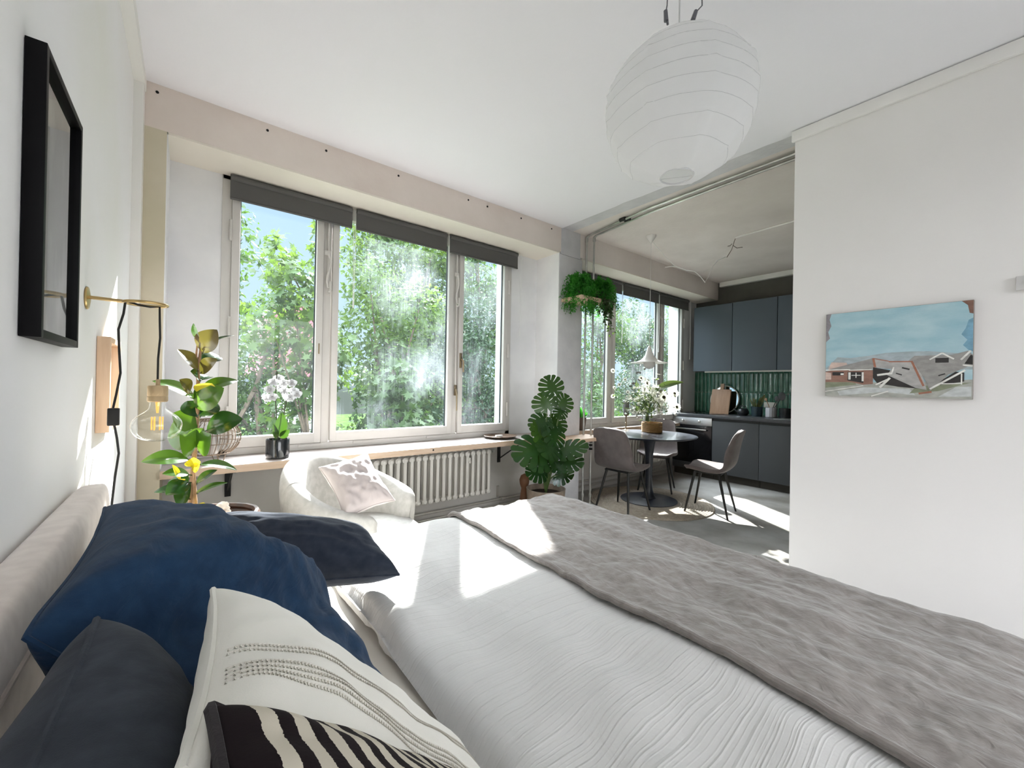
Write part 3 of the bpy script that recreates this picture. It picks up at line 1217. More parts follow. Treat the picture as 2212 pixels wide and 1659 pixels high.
m6 = t_.nodes.new('ShaderNodeMath')
m6.operation = 'MULTIPLY'
t_.links.new(m4.outputs[0], m6.inputs[0])
t_.links.new(m5.outputs[0], m6.inputs[1])
mx_ = t_.nodes.new('ShaderNodeMixRGB')
t_.links.new(m6.outputs[0], mx_.inputs[0])
mx_.inputs[1].default_value = (0.010, 0.005, 0.007, 1)
mx_.inputs[2].default_value = (0.60, 0.55, 0.46, 1)
t_.links.new(mx_.outputs[0], b_.inputs['Base Color'])
b_.inputs['Sheen Weight'].default_value = 0.0

# ------------------------------------------------------------------ things on the left wall
mat('frame_black', (0.002, 0.0016, 0.0022), 0.5, spec=0.15)
mat('art_print', (0.10, 0.105, 0.11), 0.6, col2=(0.30, 0.31, 0.31), nscale=5, detail=8, contrast=(0.45, 0.75), stretch=(1, 2, 1))
glass_mat('picture_glass', (1, 1, 1), gloss=0.05)
fx = XL
Y0, Y1, Z0, Z1 = 1.165, 1.500, 1.338, 1.898
pf = thing('picture_frame', 'black framed picture under glass, hung on the left wall above the headboard', 'picture', (fx, (Y0 + Y1) / 2, Z0))
b = MB()
t_ = 0.016
D_ = 0.030
for (a0, a1, c0, c1) in ((Y0, Y0 + t_, Z0, Z1), (Y1 - t_, Y1, Z0, Z1), (Y0 + t_, Y1 - t_, Z0, Z0 + t_), (Y0 + t_, Y1 - t_, Z1 - t_, Z1)):
    b.box(fx + 0.001, a0, c0, fx + D_, a1, c1, 0.001)
b.build('frame', M['frame_black'], pf)
MB().box(fx + 0.002, Y0 + t_, Z0 + t_, fx + 0.010, Y1 - t_, Z1 - t_).build('print', M['art_print'], pf, smooth=False)
MB().add([(fx + 0.020, Y0 + t_, Z0 + t_), (fx + 0.020, Y1 - t_, Z0 + t_), (fx + 0.020, Y1 - t_, Z1 - t_), (fx + 0.020, Y0 + t_, Z1 - t_)], [(0, 1, 2, 3)]).build('glass', M['picture_glass'], pf, smooth=False)

mat('pale_wood', (0.62, 0.42, 0.27), 0.5, col2=(0.70, 0.50, 0.34), nscale=6, stretch=(8, 8, 0.7))
mat('paper_white', (0.80, 0.79, 0.77), 0.9)
Y0, Y1, Z0, Z1 = 2.00, 2.27, 1.072, 1.408
pf = thing('picture_frame', 'small pale wooden picture frame behind the hanging bulb, in the sunlit patch', 'picture', (fx, (Y0 + Y1) / 2, Z0))
b = MB()
t_ = 0.02
for (a0, a1, c0, c1) in ((Y0, Y0 + t_, Z0, Z1), (Y1 - t_, Y1, Z0, Z1), (Y0 + t_, Y1 - t_, Z0, Z0 + t_), (Y0 + t_, Y1 - t_, Z1 - t_, Z1)):
    b.box(fx + 0.001, a0, c0, fx + 0.036, a1, c1, 0.0015)
b.build('frame', M['pale_wood'], pf)
MB().box(fx + 0.002, Y0 + t_, Z0 + t_, fx + 0.008, Y1 - t_, Z1 - t_).build('print', M['paper_white'], pf, smooth=False)

# brass wall lamp with a bare bulb
mat('brass', (0.56, 0.40, 0.18), 0.28, 1.0)
mat('brass_socket', (0.50, 0.37, 0.22), 0.45, 0.9, bump=0.3, bscale=900)
mat('cable_black', (0.012, 0.011, 0.010), 0.7)
mat('filament_amber', (0.75, 0.33, 0.06), 0.4, emis=((1.0, 0.45, 0.1), 0.5))
mat('glass_clear', (1, 1, 1), 0.0, trans=1.0, ior=1.12)
LY = 1.80
wl = thing('wall_lamp', 'brass wall lamp with a round bare bulb hanging from its loop arm', 'lamp', (XL, LY, 1.508))
b = MB()
b.lathe([(0.0, 0.0), (0.033, 0.0), (0.035, 0.003), (0.033, 0.006), (0.012, 0.010), (0.0, 0.010)], (XL, LY, 1.508), 28, axis=(1, 0, 0))
b.build('wall_plate', M['brass'], wl)
b = MB()
for dy in (-0.006, 0.006):
    b.tube([(XL + 0.004, LY + dy, 1.511), (-0.165, LY + dy, 1.509)], 0.0048, 10)
ring = []
for k in range(40):
    a = 2 * math.pi * k / 40
    ring.append((-0.112 + 0.054 * math.cos(a), LY + 0.047 * math.sin(a), 1.508))
b.tube(ring, 0.0048, 10, closed=True)
b.build('arm', M['brass'], wl)
bx = -0.078
b = MB()
b.tube([(-0.16, LY - 0.01, 1.512), (-0.13, LY - 0.02, 1.500), (-0.10, LY - 0.018, 1.497), (bx, LY, 1.502), (bx + 0.001, LY, 1.46), (bx + 0.003, LY, 1.40), (bx - 0.001, LY, 1.33), (bx - 0.001, LY, 1.262)], 0.0032, 8)
b.tube([(-0.16, LY - 0.01, 1.512), (-0.165, LY, 1.47), (-0.178, LY + 0.02, 1.42), (-0.176, LY + 0.03, 1.35), (-0.172, LY + 0.03, 1.28), (-0.180, LY + 0.02, 1.21), (-0.186, LY + 0.01, 1.165)], 0.0032, 8)
b.tube([(-0.182, LY + 0.01, 1.115), (-0.176, LY + 0.02, 1.07), (-0.172, LY + 0.03, 1.02), (-0.180, LY + 0.03, 0.94), (-0.19, LY + 0.03, 0.80), (-0.2, LY + 0.03, 0.5)], 0.0032, 8)
b.build('cable', M['cable_black'], wl)
MB().box(-0.198, LY - 0.002, 1.112, -0.170, LY + 0.018, 1.168, 0.004).build('switch', M['cable_black'], wl)
b = MB()
b.lathe([(0.0, 1.262), (0.006, 1.262), (0.006, 1.242), (0.025, 1.241), (0.027, 1.238), (0.027, 1.208), (0.026, 1.206), (0.027, 1.204), (0.027, 1.19), (0.024, 1.187), (0.0, 1.187)], (bx, LY, 0), 32)
b.build('socket', M['brass_socket'], wl)
prof = [(0.020, 1.187), (0.021, 1.172), (0.024, 1.162), (0.036, 1.152), (0.052, 1.140), (0.063, 1.126), (0.067, 1.110), (0.064, 1.092), (0.055, 1.076), (0.040, 1.064), (0.020, 1.058), (0.0, 1.0565)]
b = MB()
b.lathe(prof, (bx, LY, 0), 48)
glass_mat('bulb_glass', (0.98, 0.985, 0.985), gloss=0.05)
bulb = b.build('bulb', M['bulb_glass'], wl, angle=80)
bulb['label'] = 'clear glass globe bulb'
b = MB()
b.tube([(bx, LY, 1.187), (bx, LY, 1.150)], [0.006, 0.003], 8)
for k in range(6):
    a = k / 6 * 2 * math.pi
    b.tube([(bx + 0.014 * math.cos(a), LY + 0.014 * math.sin(a), 1.137), (bx + 0.014 * math.cos(a), LY + 0.014 * math.sin(a), 1.094)], 0.0022, 6)
b.build('filament', M['filament_amber'], bulb)

# ------------------------------------------------------------------ window shelf, brackets, radiator
mat('ply_top', (0.42, 0.37, 0.34), 0.55, col2=(0.50, 0.45, 0.42), nscale=3, stretch=(1, 10, 1))
mat('ply_edge', (0.52, 0.38, 0.27), 0.55, col2=(0.61, 0.47, 0.36), nscale=4, stretch=(1.2, 6, 12))
SY = 2.965
b = MB()
b.mat(0).box(XJ + 0.002, SY, 0.709, XR - 0.003, YW - 0.004, 0.755, 0.002)
sh = b.build('window_shelf', [M['ply_top']])
tag(sh, 'long wooden shelf board below the bedroom window', 'shelf')
MB().box(XJ + 0.002, SY - 0.002, 0.709, XR - 0.003, SY + 0.0005, 0.754).build('front_edge', M['ply_edge'], sh, smooth=False)
b = MB()
b.tube([(1.55, SY - 0.004, 0.735), (1.55, SY + 0.002, 0.735)], 0.007, 10)
b.build('screw_hole', M['black_gap'], sh)
for x in (0.205, 0.86, 2.48):
    b = MB()
    b.box(x, SY + 0.04, 0.699, x + 0.035, YW - 0.006, 0.708)
    b.box(x, YW - 0.014, 0.48, x + 0.035, YW - 0.004, 0.708)
    b.tube([(x + 0.017, YW - 0.02, 0.52), (x + 0.017, SY + 0.07, 0.70)], 0.006, 6)
    b.build('bracket', M['dark_metal'], sh, smooth=False)

mat('radiator_white', (0.62, 0.60, 0.56), 0.4)


def radiator(x0, n, z0, z1, y, label, group):
    root = thing('radiator', label, 'radiator', (x0 + n * 0.03, y, z0), 0, group)
    sec0 = None
    for i in range(n):
        b = MB()
        cx = x0 + 0.06 * i + 0.03
        for dy in (-0.045, 0.0, 0.045):
            b.tube([(cx, y + dy, z0 + 0.02), (cx, y + dy, z1 - 0.02)], 0.0165, 10)
        for z in (z0 + 0.025, z1 - 0.025):
            b.tube([(cx, y - 0.062, z), (cx, y - 0.05, z), (cx, y + 0.05, z), (cx, y + 0.062, z)], [0.012, 0.025, 0.025, 0.012], 12)
            b.tube([(cx - 0.03, y, z), (cx + 0.03, y, z)], 0.02, 10)
        if sec0 is None:
            sec0 = b.build('section', M['radiator_white'], root)
        else:
            o = sec0.copy()
            COL.objects.link(o)
            o.parent = root
            o.location = (0.06 * i, 0, 0)
    return root


ra = radiator(1.02, 21, 0.235, 0.655, 3.225, 'white column radiator under the bedroom window shelf', 'radiators')
b = MB()
b.tube([(2.28, 3.225, 0.63), (2.34, 3.225, 0.63)], 0.012, 10)
b.tube([(2.315, 3.225, 0.63), (2.315, 3.19, 0.63)], 0.014, 10)
b.build('bleed_valve', M['steel'], ra)
b = MB()
b.tube([(2.02, 3.165, 0.56), (2.02, 3.15, 0.56)], 0.012, 10)
b.box(2.012, 3.155, 0.565, 2.028, 3.162, 0.60)
b.build('heat_meter', M['radiator_white'], ra)
mat('pipe_grey', (0.48, 0.46, 0.42), 0.35, 0.3)
pp = thing('heating_pipes', 'pair of heating pipes along the wall below the bedroom radiator', 'pipes', (1.4, 3.30, 0.03))
for z in (0.115, 0.055):
    MB().tube([(XJ + 0.01, 3.315, z), (XR - 0.01, 3.315, z)], 0.0115, 10).build('pipe', M['pipe_grey'], pp)
for x in (2.50,):
    for z in (0.115, 0.055):
        b = MB()
        b.tube([(x, 3.315, z), (x + 0.04, 3.315, z)], 0.018, 10)
        b.tube([(x + 0.02, 3.315, z), (x + 0.02, 3.36, z)], 0.009, 8)
        b.build('pipe_clamp', M['pipe_grey'], pp)
    MB().box(x - 0.02, 3.345, 0.13, x + 0.0, 3.364, 0.24).build('wall_hook', M['pipe_grey'], pp)
MB().tube([(1.0, 3.225, 0.26), (0.97, 3.225, 0.25), (0.95, 3.27, 0.2), (0.95, 3.31, 0.118)], 0.011, 8).build('feed_pipe', M['pipe_grey'], pp)

# ------------------------------------------------------------------ armchair
def armchair():
    ax, ay, th_ = 0.77, 2.385, R(-48)
    root = thing('armchair', 'white boucle tub armchair between the bed and the window shelf', 'armchair', (ax, ay, 0), th_)
    a_end = R(139)

    def sect(phi, k, K):
        # phi measured from the back; section loop index k
        f = abs(phi) / a_end
        ease = f * f * (3 - 2 * f)
        top = 0.835 - 0.235 * ease
        ro, thick = 0.41, 0.125
        e = max(0.0, (f - 0.86) / 0.14)
        s = math.sqrt(max(0.0, 1 - e * e)) if e > 0 else 1.0
        zb = 0.10
        # rounded slab section (superellipse) in (r, z), leaning outwards
        a = 2 * math.pi * k / K
        c, d = math.cos(a), math.sin(a)
        hx = thick / 2 * (0.15 + 0.85 * s)
        hz = (top - zb) / 2
        r = hx * math.copysign(abs(c) ** 0.75, c)
        z = hz * math.copysign(abs(d) ** 0.38, d)
        zc = (top + zb) / 2
        zz = zc + z * (0.80 + 0.20 * s)
        lean = 0.075 * ((zz - zb) / 0.7) ** 1.0
        rr = ro - thick / 2 + r - 0.075 + lean
        if c > 0 and zz < 0.3:
            rr -= 0.03 * (1 - (zz - zb) / 0.2) ** 2 if zz < 0.3 else 0
        return rr, zz
    K, NP = 40, 64
    b = MB()

    def fn(u, v):
        phi = -a_end + 2 * a_end * u
        k = v * K
        r, z = sect(phi, k, K)
        an = math.pi + phi
        return Vector((r * math.cos(an) * 0.98, r * math.sin(an), z))
    vs = [fn(i / (NP - 1), j / K) for i in range(NP) for j in range(K)]
    fs = []
    for i in range(NP - 1):
        for j in range(K):
            a = i * K + j
            c = i * K + (j + 1) % K
            fs.append((a, c, c + K, a + K))
    fs.append(list(range(K)))
    fs.append(list(range((NP - 1) * K, NP * K))[::-1])
    b.add(vs, fs)
    shell = local(root, b).build('tub_shell', M['armchair_boucle'], root, angle=70)
    # stitched seams across the rim
    for ph in (R(-58), R(58)):
        s = MB()
        pts = []
        for k in range(5, 31):
            r, z = sect(ph, k, K)
            an = math.pi + ph
            off = 0.0005
            pts.append((r * math.cos(an) * 0.98, r * math.sin(an), z + off))
        s.tube(pts, 0.0022, 5)
        local(root, s).build('rim_seam', M['seam_grey'], shell)
    b = MB()
    prof = [(0.0, 0.30), (0.255, 0.30), (0.285, 0.32), (0.295, 0.37), (0.29, 0.42), (0.26, 0.448), (0.15, 0.458), (0.0, 0.46)]
    vs0 = len(b.v)
    b.lathe(prof, (0.03, 0, 0), 48)
    for v in b.v:
        if v.x > 0.03:
            v.x = 0.03 + (v.x - 0.03) * 1.22
        v.y *= 0.97
    local(root, b).build('seat_cushion', M['armchair_boucle'], root, angle=70)
    b = MB()
    b.lathe([(0.0, 0.11), (0.30, 0.11), (0.33, 0.14), (0.335, 0.28), (0.32, 0.31), (0.0, 0.31)], (0.03, 0, 0), 48)
    for v in b.v:
        if v.x > 0.03:
            v.x = 0.03 + (v.x - 0.03) * 1.12
    local(root, b).build('seat_base', M['armchair_boucle'], root, angle=60)
    b = MB()
    b.lathe([(0.0, 0.0), (0.25, 0.0), (0.25, 0.02), (0.05, 0.035), (0.04, 0.11), (0.0, 0.11)], (0.0, 0, 0), 36)
    local(root, b).build('swivel_base', M['dark_metal'], root)
    return root


mat('seam_grey', (0.45, 0.44, 0.42), 0.9)
armchair()
# its cushion
tl, tr, br_ = at(689, 1010, d=2.20), at(793, 979, d=2.38), at(853, 1081, d=2.20)
bl = tl + br_ - tr
C_, U_, V_ = from_corners(tl, tr, bl)
cushion('cushion', 'pale pinkish white cushion on the armchair, one corner pointing up', C_, U_, V_, 0.15, M['blush_cushion'], None, seed=9.2, pinch=0.12, lump=0.02, wr=0.012)

# ------------------------------------------------------------------ on the window shelf
mat('pot_black', (0.012, 0.014, 0.017), 0.12, coat=0.5)
mat('bark_mix', (0.13, 0.09, 0.055), 0.95, col2=(0.26, 0.2, 0.13), nscale=60, bump=0.8, bscale=80)
leaf_mat('orchid_leaf', (0.018, 0.055, 0.008), (0.03, 0.08, 0.01), 0.3, 0.25, (0.06, 0.14, 0.012))
leaf_mat('orchid_petal', (0.45, 0.45, 0.46), (0.52, 0.52, 0.53), 0.7, 0.3, (0.55, 0.55, 0.55))
mat('stem_dark', (0.035, 0.04, 0.018), 0.5)


def blade(mb, base, tip, width, up, arch=0.1, fold=0.2, n=9, shape=None, m=5, cup=0.0):
    """a leaf blade: midrib from base to tip, arched towards up, folded along the midrib"""
    base, tip, up = Vector(base), Vector(tip), Vector(up)
    ax = tip - base
    L = ax.length
    t = ax.normalized()
    s = t.cross(up)
    s = s.normalized() if s.length > 1e-5 else t.orthogonal().normalized()
    nrm = s.cross(t)
    sh = shape or (lambda x: math.sin(math.pi * min(1, x ** 0.85)) ** 0.8)

    def fn(u, v):
        w = sh(u) * width / 2 * (v * 2 - 1)
        h = arch * L * 4 * u * (1 - u) * 0.9 + fold * abs(w) + cup * w * w / width
        return base + t * (u * L) + s * w + nrm * h
    return mb.grid(fn, n, m)


op = at(603, 986, Z=0.755)
op = Vector((0.475, 3.10, 0.755))
orch = thing('orchid_pot', 'glossy black cylindrical pot holding the white orchid on the window shelf', 'pot', tuple(op))
b = MB()
b.lathe([(0.0, 0.0), (0.066, 0.0), (0.070, 0.004), (0.071, 0.122), (0.069, 0.126), (0.066, 0.122), (0.064, 0.1), (0.0, 0.1)], op, 40)
b.build('pot', M['pot_black'], orch)
b = MB()
b.lathe([(0.0, 0.112), (0.03, 0.112), (0.0645, 0.101)], op, 24)
b.build('bark', M['bark_mix'], orch)
ORC = thing('orchid', 'white flowering orchid in the black pot on the window shelf', 'orchid', (op.x, op.y, op.z + 0.10))
st1 = [at(601, 945, Y=3.10), at(597, 900, Y=3.09), at(595, 860, Y=3.08), at(597, 825, Y=3.08), at(598, 802, Y=3.08)]
st2 = [at(600, 945, Y=3.10), at(611, 905, Y=3.10), at(618, 870, Y=3.11), at(623, 838, Y=3.12), at(628, 822, Y=3.12)]
MB().tube(st1, 0.0035, 6).build('stem', M['stem_dark'], ORC)
MB().tube(st2, 0.0035, 6).build('stem', M['stem_dark'], ORC)
b = MB()
for (bp, tp, wd) in (((604, 944), (609, 890), 0.075), ((605, 946), (626, 928), 0.05), ((600, 946), (590, 915), 0.03), ((600, 946), (588, 932), 0.03)):
    blade(b, at(*bp, Y=3.10), at(*tp, Y=3.06), wd, (0, -1, 0.2), 0.06, 0.15)
    b.build('leaf', M['orchid_leaf'], ORC)
    b = MB()
for i, (x, y) in enumerate(((582, 842), (590, 826), (602, 818), (613, 828), (578, 860), (588, 858), (614, 845), (620, 858), (630, 828), (634, 845), (641, 852), (626, 860), (606, 838))):
    c = at(x, y, Y=3.06 + 0.025 * ((i * 7) % 5 - 2))
    b = MB()
    d0 = Vector((0.25 * nz(i * 3.1, 0, 0), -1, 0.1 + 0.3 * nz(i, 4, 0))).normalized()
    e1 = d0.cross(Vector((0, 0, 1))).normalized()
    e2 = e1.cross(d0)
    for k in range(5):
        a = math.pi / 2 + 2 * math.pi * k / 5 + 0.2 * nz(i, k, 2)
        dr = e1 * math.cos(a) + e2 * math.sin(a)
        big = 1.0 if k in (1, 4) else 0.85
        blade(b, c + d0 * 0.002, c + dr * 0.036 * big + d0 * 0.006, 0.042 * big if k in (1, 4) else 0.027, d0, 0.1, 0.05, 6, lambda x: math.sin(math.pi * x ** 0.6) ** 0.7)
    b.lathe([(0.006, 0), (0.008, 0.008), (0.003, 0.016), (0, 0.018)], c + d0 * 0.002, 8, axis=d0)
    b.build('flower', M['orchid_petal'], ORC)

# wire lantern with a candle holder
mat('rattan_wire', (0.13, 0.09, 0.06), 0.6, col2=(0.24, 0.18, 0.13), nscale=30)
mat('tin_grey', (0.34, 0.33, 0.32), 0.35, 0.7)
lp = Vector((0.115, 3.135, 0.755))
LT = thing('wire_lantern', 'round lantern basket of thin brown wires on the shelf behind the rubber plant', 'lantern', tuple(lp))
b = MB()
for k in range(36):
    a = 2 * math.pi * k / 36
    pts = []
    for q in range(13):
        t = -0.86 + 1.80 * q / 12
        r = 0.158 * math.sqrt(max(0.02, 1 - t * t * 0.88))
        pts.append(lp + Vector((r * math.cos(a + 0.08 * t), r * math.sin(a + 0.08 * t), 0.155 + 0.118 * t)))
    b.tube(pts, 0.0022, 5, caps=False)
b.build('wires', M['rattan_wire'], LT)
b = MB()
for t in (-0.84, -0.8, 0.2, -0.25, 0.9, 0.94):
    r = 0.158 * math.sqrt(max(0.02, 1 - t * t * 0.88))
    b.tube([lp + Vector((r * math.cos(2 * math.pi * k / 40), r * math.sin(2 * math.pi * k / 40), 0.155 + 0.118 * t)) for k in range(40)], 0.0026, 5, closed=True)
b.build('hoops', M['rattan_wire'], LT)
for k in range(3):
    a = k * 2.094 - 0.9
    p = lp + Vector((0.085 * math.cos(a), 0.085 * math.sin(a), 0))
    e = Vector((-math.sin(a), math.cos(a), 0))
    MB().tube([p + Vector((0, 0, 0.056)) - e * 0.03, p - e * 0.01 + Vector((0, 0, 0.003)), p + e * 0.01 + Vector((0, 0, 0.003)), p + Vector((0, 0, 0.056)) + e * 0.03], 0.003, 6).build('foot', M['rattan_wire'], LT)
b = MB()
b.lathe([(0, 0.0), (0.042, 0.0), (0.044, 0.005), (0.044, 0.13), (0.040, 0.13), (0.04, 0.02), (0, 0.02)], lp + Vector((0, 0, 0.056)), 24)
b.build('candle_holder', M['tin_grey'], LT)

# shallow dark tray
mat('walnut', (0.085, 0.05, 0.032), 0.4, col2=(0.13, 0.08, 0.05), nscale=8, stretch=(1, 6, 1))
tp = Vector((2.37, 3.17, 0.755))
b = MB()
b.lathe([(0.0, 0.002), (0.09, 0.0), (0.12, 0.006), (0.158, 0.022), (0.160, 0.026), (0.155, 0.026), (0.118, 0.012), (0.0, 0.009)], tp, 48)
o = b.build('tray', M['walnut'])
tag(o, 'shallow dark wooden dish on the right part of the window shelf', 'tray')
b = MB()
b.box(tp.x - 0.05, tp.y - 0.015, 0.765, tp.x + 0.02, tp.y + 0.015, 0.785, 0.003)
o = b.build('matchbox', M['paper_white'])
tag(o, 'small white matchbox lying in the dark wooden dish', 'matchbox')

# ------------------------------------------------------------------ pipes, little shelves, hanging ferns
mat('galvanised', (0.55, 0.55, 0.52), 0.32, 0.9, col2=(0.42, 0.42, 0.40), nscale=12)
mat('pine', (0.60, 0.42, 0.29), 0.6, col2=(0.68, 0.50, 0.37), nscale=5, stretch=(1, 8, 8))
PX = [at(1264.5, 700, Y=2.985), at(1280.5, 700, Y=2.93)]
PIPES = []
for i, (q, lb) in enumerate(zip(PX, ('galvanised upright pipe nearer the pillar, floor to ceiling', 'galvanised upright pipe farther from the pillar, beside the grey chair'))):
    x, y = q.x, q.y
    t = thing('upright_pipe', lb, 'pipe', (x, y, 0), 0, 'upright pipes at the pillar')
    MB().tube([(x, y, 0), (x, y, 2.875)], 0.0105, 12).build('pipe', M['galvanised'], t)
    for z in (0.10, 0.17):
        b = MB()
        b.tube([(x, y, z - 0.018), (x, y, z + 0.018)], 0.017, 12)
        b.build('coupling', M['galvanised'], t)
    b = MB()
    b.lathe([(0.0, 0.0), (0.045, 0.0), (0.045, 0.006), (0.015, 0.012), (0.012, 0.03), (0, 0.03)], (x, y, 0), 20)
    b.build('floor_flange', M['galvanised'], t)
    b = MB()
    b.tube([(x, y, 2.83), (x, y, 2.875)], 0.016, 10)
    b.tube([(x, y, 2.872), (x, y - 0.03, 2.886)], 0.013, 10)
    b.build('elbow', M['galvanised'], t)
    if i == 1:
        b = MB()
        for z in (0.60, 0.64, 0.68):
            b.tube([(x, y, z - 0.012), (x, y, z + 0.012)], 0.019, 12)
        b.build('clamp', M['dark_metal'], t)
    PIPES.append(t)
# conduits along the ceiling from the pipes towards the right wall
for i, lb in enumerate(('galvanised conduit along the ceiling, the one nearer the bedroom', 'galvanised conduit along the ceiling, the one nearer the kitchen')):
    x, y = PX[i].x, PX[i].y
    xe = (at(1717, 332, Z=2.885).x, at(1717, 341, Z=2.885).x)[i]
    t = thing('ceiling_conduit', lb, 'conduit', (x, 1.5, 2.87), 0, 'ceiling conduits')
    xs_ = (at(1400, 450.7, Z=2.885).x, at(1400, 460.6, Z=2.885).x)[i]
    MB().tube([(x, y - 0.02, 2.886), (xs_, at(1400, 450.7, Z=2.885).y, 2.886), (xe, -0.4, 2.886)], 0.0105, 10).build('conduit', M['galvanised'], t)
    q = at(1345 + i * 10, 474, Z=2.886)
    b = MB()
    b.tube([(q.x - 0.0, q.y - 0.03, 2.886), (q.x, q.y + 0.03, 2.886)], 0.018, 10)
    b.build('saddle_clamp', M['dark_metal'], t)


def small_shelf(z, label):
    b = MB()
    x0, x1 = XR + 0.035, PX[1].x + 0.02
    b.box(x0, 2.74, z, x1, YH - 0.002, z + 0.035, 0.003)
    o = b.build('corner_shelf', M['pine'])
    tag(o, label, 'shelf', 'little shelves between pillar and pipes')
    return x0, x1


small_shelf(0.712, 'little pine shelf at sill height between the pillar and the upright pipes')
FZ = 2.135
sx0, sx1 = small_shelf(FZ, 'little pine shelf high between the pillar and the pipes, holding the ferns')
leaf_mat('fern_green', (0.016, 0.13, 0.012), (0.04, 0.25, 0.02), 0.6, 0.4, (0.08, 0.45, 0.03), nscale=9)
leaf_mat('ivy_dark', (0.014, 0.035, 0.010), (0.03, 0.06, 0.016), 0.5, 0.25, (0.12, 0.2, 0.03))
mat('planter_dark', (0.045, 0.032, 0.022), 0.7)


def fern(cx, cy, label, n, seed, rad):
    t = thing('hanging_fern', label, 'fern', (cx, cy, FZ + 0.035), 0, 'ferns on the high shelf')
    b = MB()
    b.lathe([(0.0, 0.0), (0.045, 0.0), (0.06, 0.09), (0.065, 0.095), (0.055, 0.095), (0.04, 0.03), (0, 0.03)], (cx, cy, FZ + 0.035), 20)
    b.build('pot', M['planter_dark'], t)
    rnd = random.Random(seed)
    b = MB()
    for i in range(n):
        a = rnd.uniform(0, 6.283)
        L = rnd.uniform(0.10, 0.20)
        r0 = rnd.uniform(0.0, 0.05)
        base = Vector((cx + r0 * math.cos(a), cy + r0 * math.sin(a), FZ + 0.125))
        out = rnd.uniform(0.35, 1.0) * rad
        drop = rnd.uniform(0.0, 0.26)
        up = rnd.uniform(0.06, 0.17)
        pts = []
        for k in range(9):
            s = k / 8
            pts.append(base + Vector((math.cos(a) * out * s, math.sin(a) * out * s, up * math.sin(math.pi * min(1, s * 1.1)) - drop * s * s)))
        for p in pts:
            if p.y > YH - 0.012:
                p.y = YH - 0.012
        b.tube(pts, 0.0011, 3, caps=False)
        for k in range(1, 9):
            p = pts[k]
            for _ in range(7):
                d = Vector((rnd.gauss(0, 1), rnd.gauss(0, 1), rnd.gauss(-0.4, 0.8))).normalized() * rnd.uniform(0.018, 0.036)
                e = d.cross(Vector((rnd.gauss(0, 1), rnd.gauss(0, 1), rnd.gauss(0, 1)))).normalized() * 0.0048
                q = p + (pts[k - 1] - p) * rnd.random()
                tip = q + d
                if tip.y > YH - 0.006:
                    continue
                b.add([q, q + d * 0.5 + e, tip, q + d * 0.5 - e], [(0, 1, 2, 3)])
    b.build('fronds', M['fern_green'], t, smooth=False)
    return t


fern(sx0 + 0.10, 2.86, 'bushy bright green fern on the high shelf, the one against the pillar', 150, 3, 0.17)
fern(PX[1].x + 0.02, 2.84, 'bushy bright green fern on the high shelf, the one in front of the dark blind', 140, 5, 0.17)
t = thing('trailing_plant', 'dark trailing plant hanging down along the upright pipes below the ferns', 'plant', (PX[0].x, 2.82, FZ + 0.035))
rnd = random.Random(12)
b = MB()
for i in range(16):
    a = rnd.uniform(0, 6.28)
    p = Vector((PX[0].x - 0.04 + 0.14 * rnd.random(), 2.76 + 0.05 * rnd.random(), FZ + 0.05))
    pts = [p]
    L = rnd.uniform(0.12, 0.42)
    q = p + Vector((0.01 * math.cos(a), -0.06, 0.0))
    for k in range(10):
        q = q + Vector((rnd.gauss(0, 0.008), rnd.gauss(0, 0.006), -L / 10))
        pts.append(q.copy())
    b.tube(pts, 0.0012, 4, caps=False)
    for k in range(1, len(pts)):
        for _ in range(2):
            d = Vector((rnd.gauss(0, 1), rnd.gauss(0, 1), rnd.gauss(-0.6, 0.5))).normalized()
            blade(b, pts[k], pts[k] + d * 0.03, 0.020, (rnd.gauss(0, 1), rnd.gauss(0, 1), 0.3), 0.05, 0.2, 4, None, 3)
b.build('vines', M['ivy_dark'], t)
b = MB()
b.box(PX[0].x - 0.05, 2.79, FZ + 0.036, PX[0].x + 0.09, 2.87, FZ + 0.13, 0.004)
b.build('planter_box', M['planter_dark'], t)

# ------------------------------------------------------------------ monstera
mat('pot_clay', (0.20, 0.155, 0.12), 0.85, col2=(0.28, 0.22, 0.17), nscale=18, bump=0.3, bscale=60)
mat('soil', (0.03, 0.018, 0.012), 1.0, bump=1.0, bscale=90)
leaf_mat('monstera_leaf', (0.008, 0.034, 0.010), (0.016, 0.055, 0.012), 0.3, 0.26, (0.10, 0.19, 0.015))
mat('monstera_stem', (0.06, 0.10, 0.025), 0.5)
mp_ = Vector((2.58, 2.74, 0))
mt = thing('monstera', 'potted monstera with split leaves standing in front of the pillar', 'plant', tuple(mp_))
b = MB()
b.lathe([(0, 0), (0.145, 0), (0.155, 0.01), (0.178, 0.325), (0.180, 0.333), (0.170, 0.333), (0.165, 0.28), (0, 0.28)], mp_, 48)
b.build('pot', M['pot_clay'], mt)
b = MB()
b.lathe([(0.0, 0.292), (0.1, 0.288), (0.166, 0.284)], mp_, 32)
b.build('soil', M['soil'], mt)


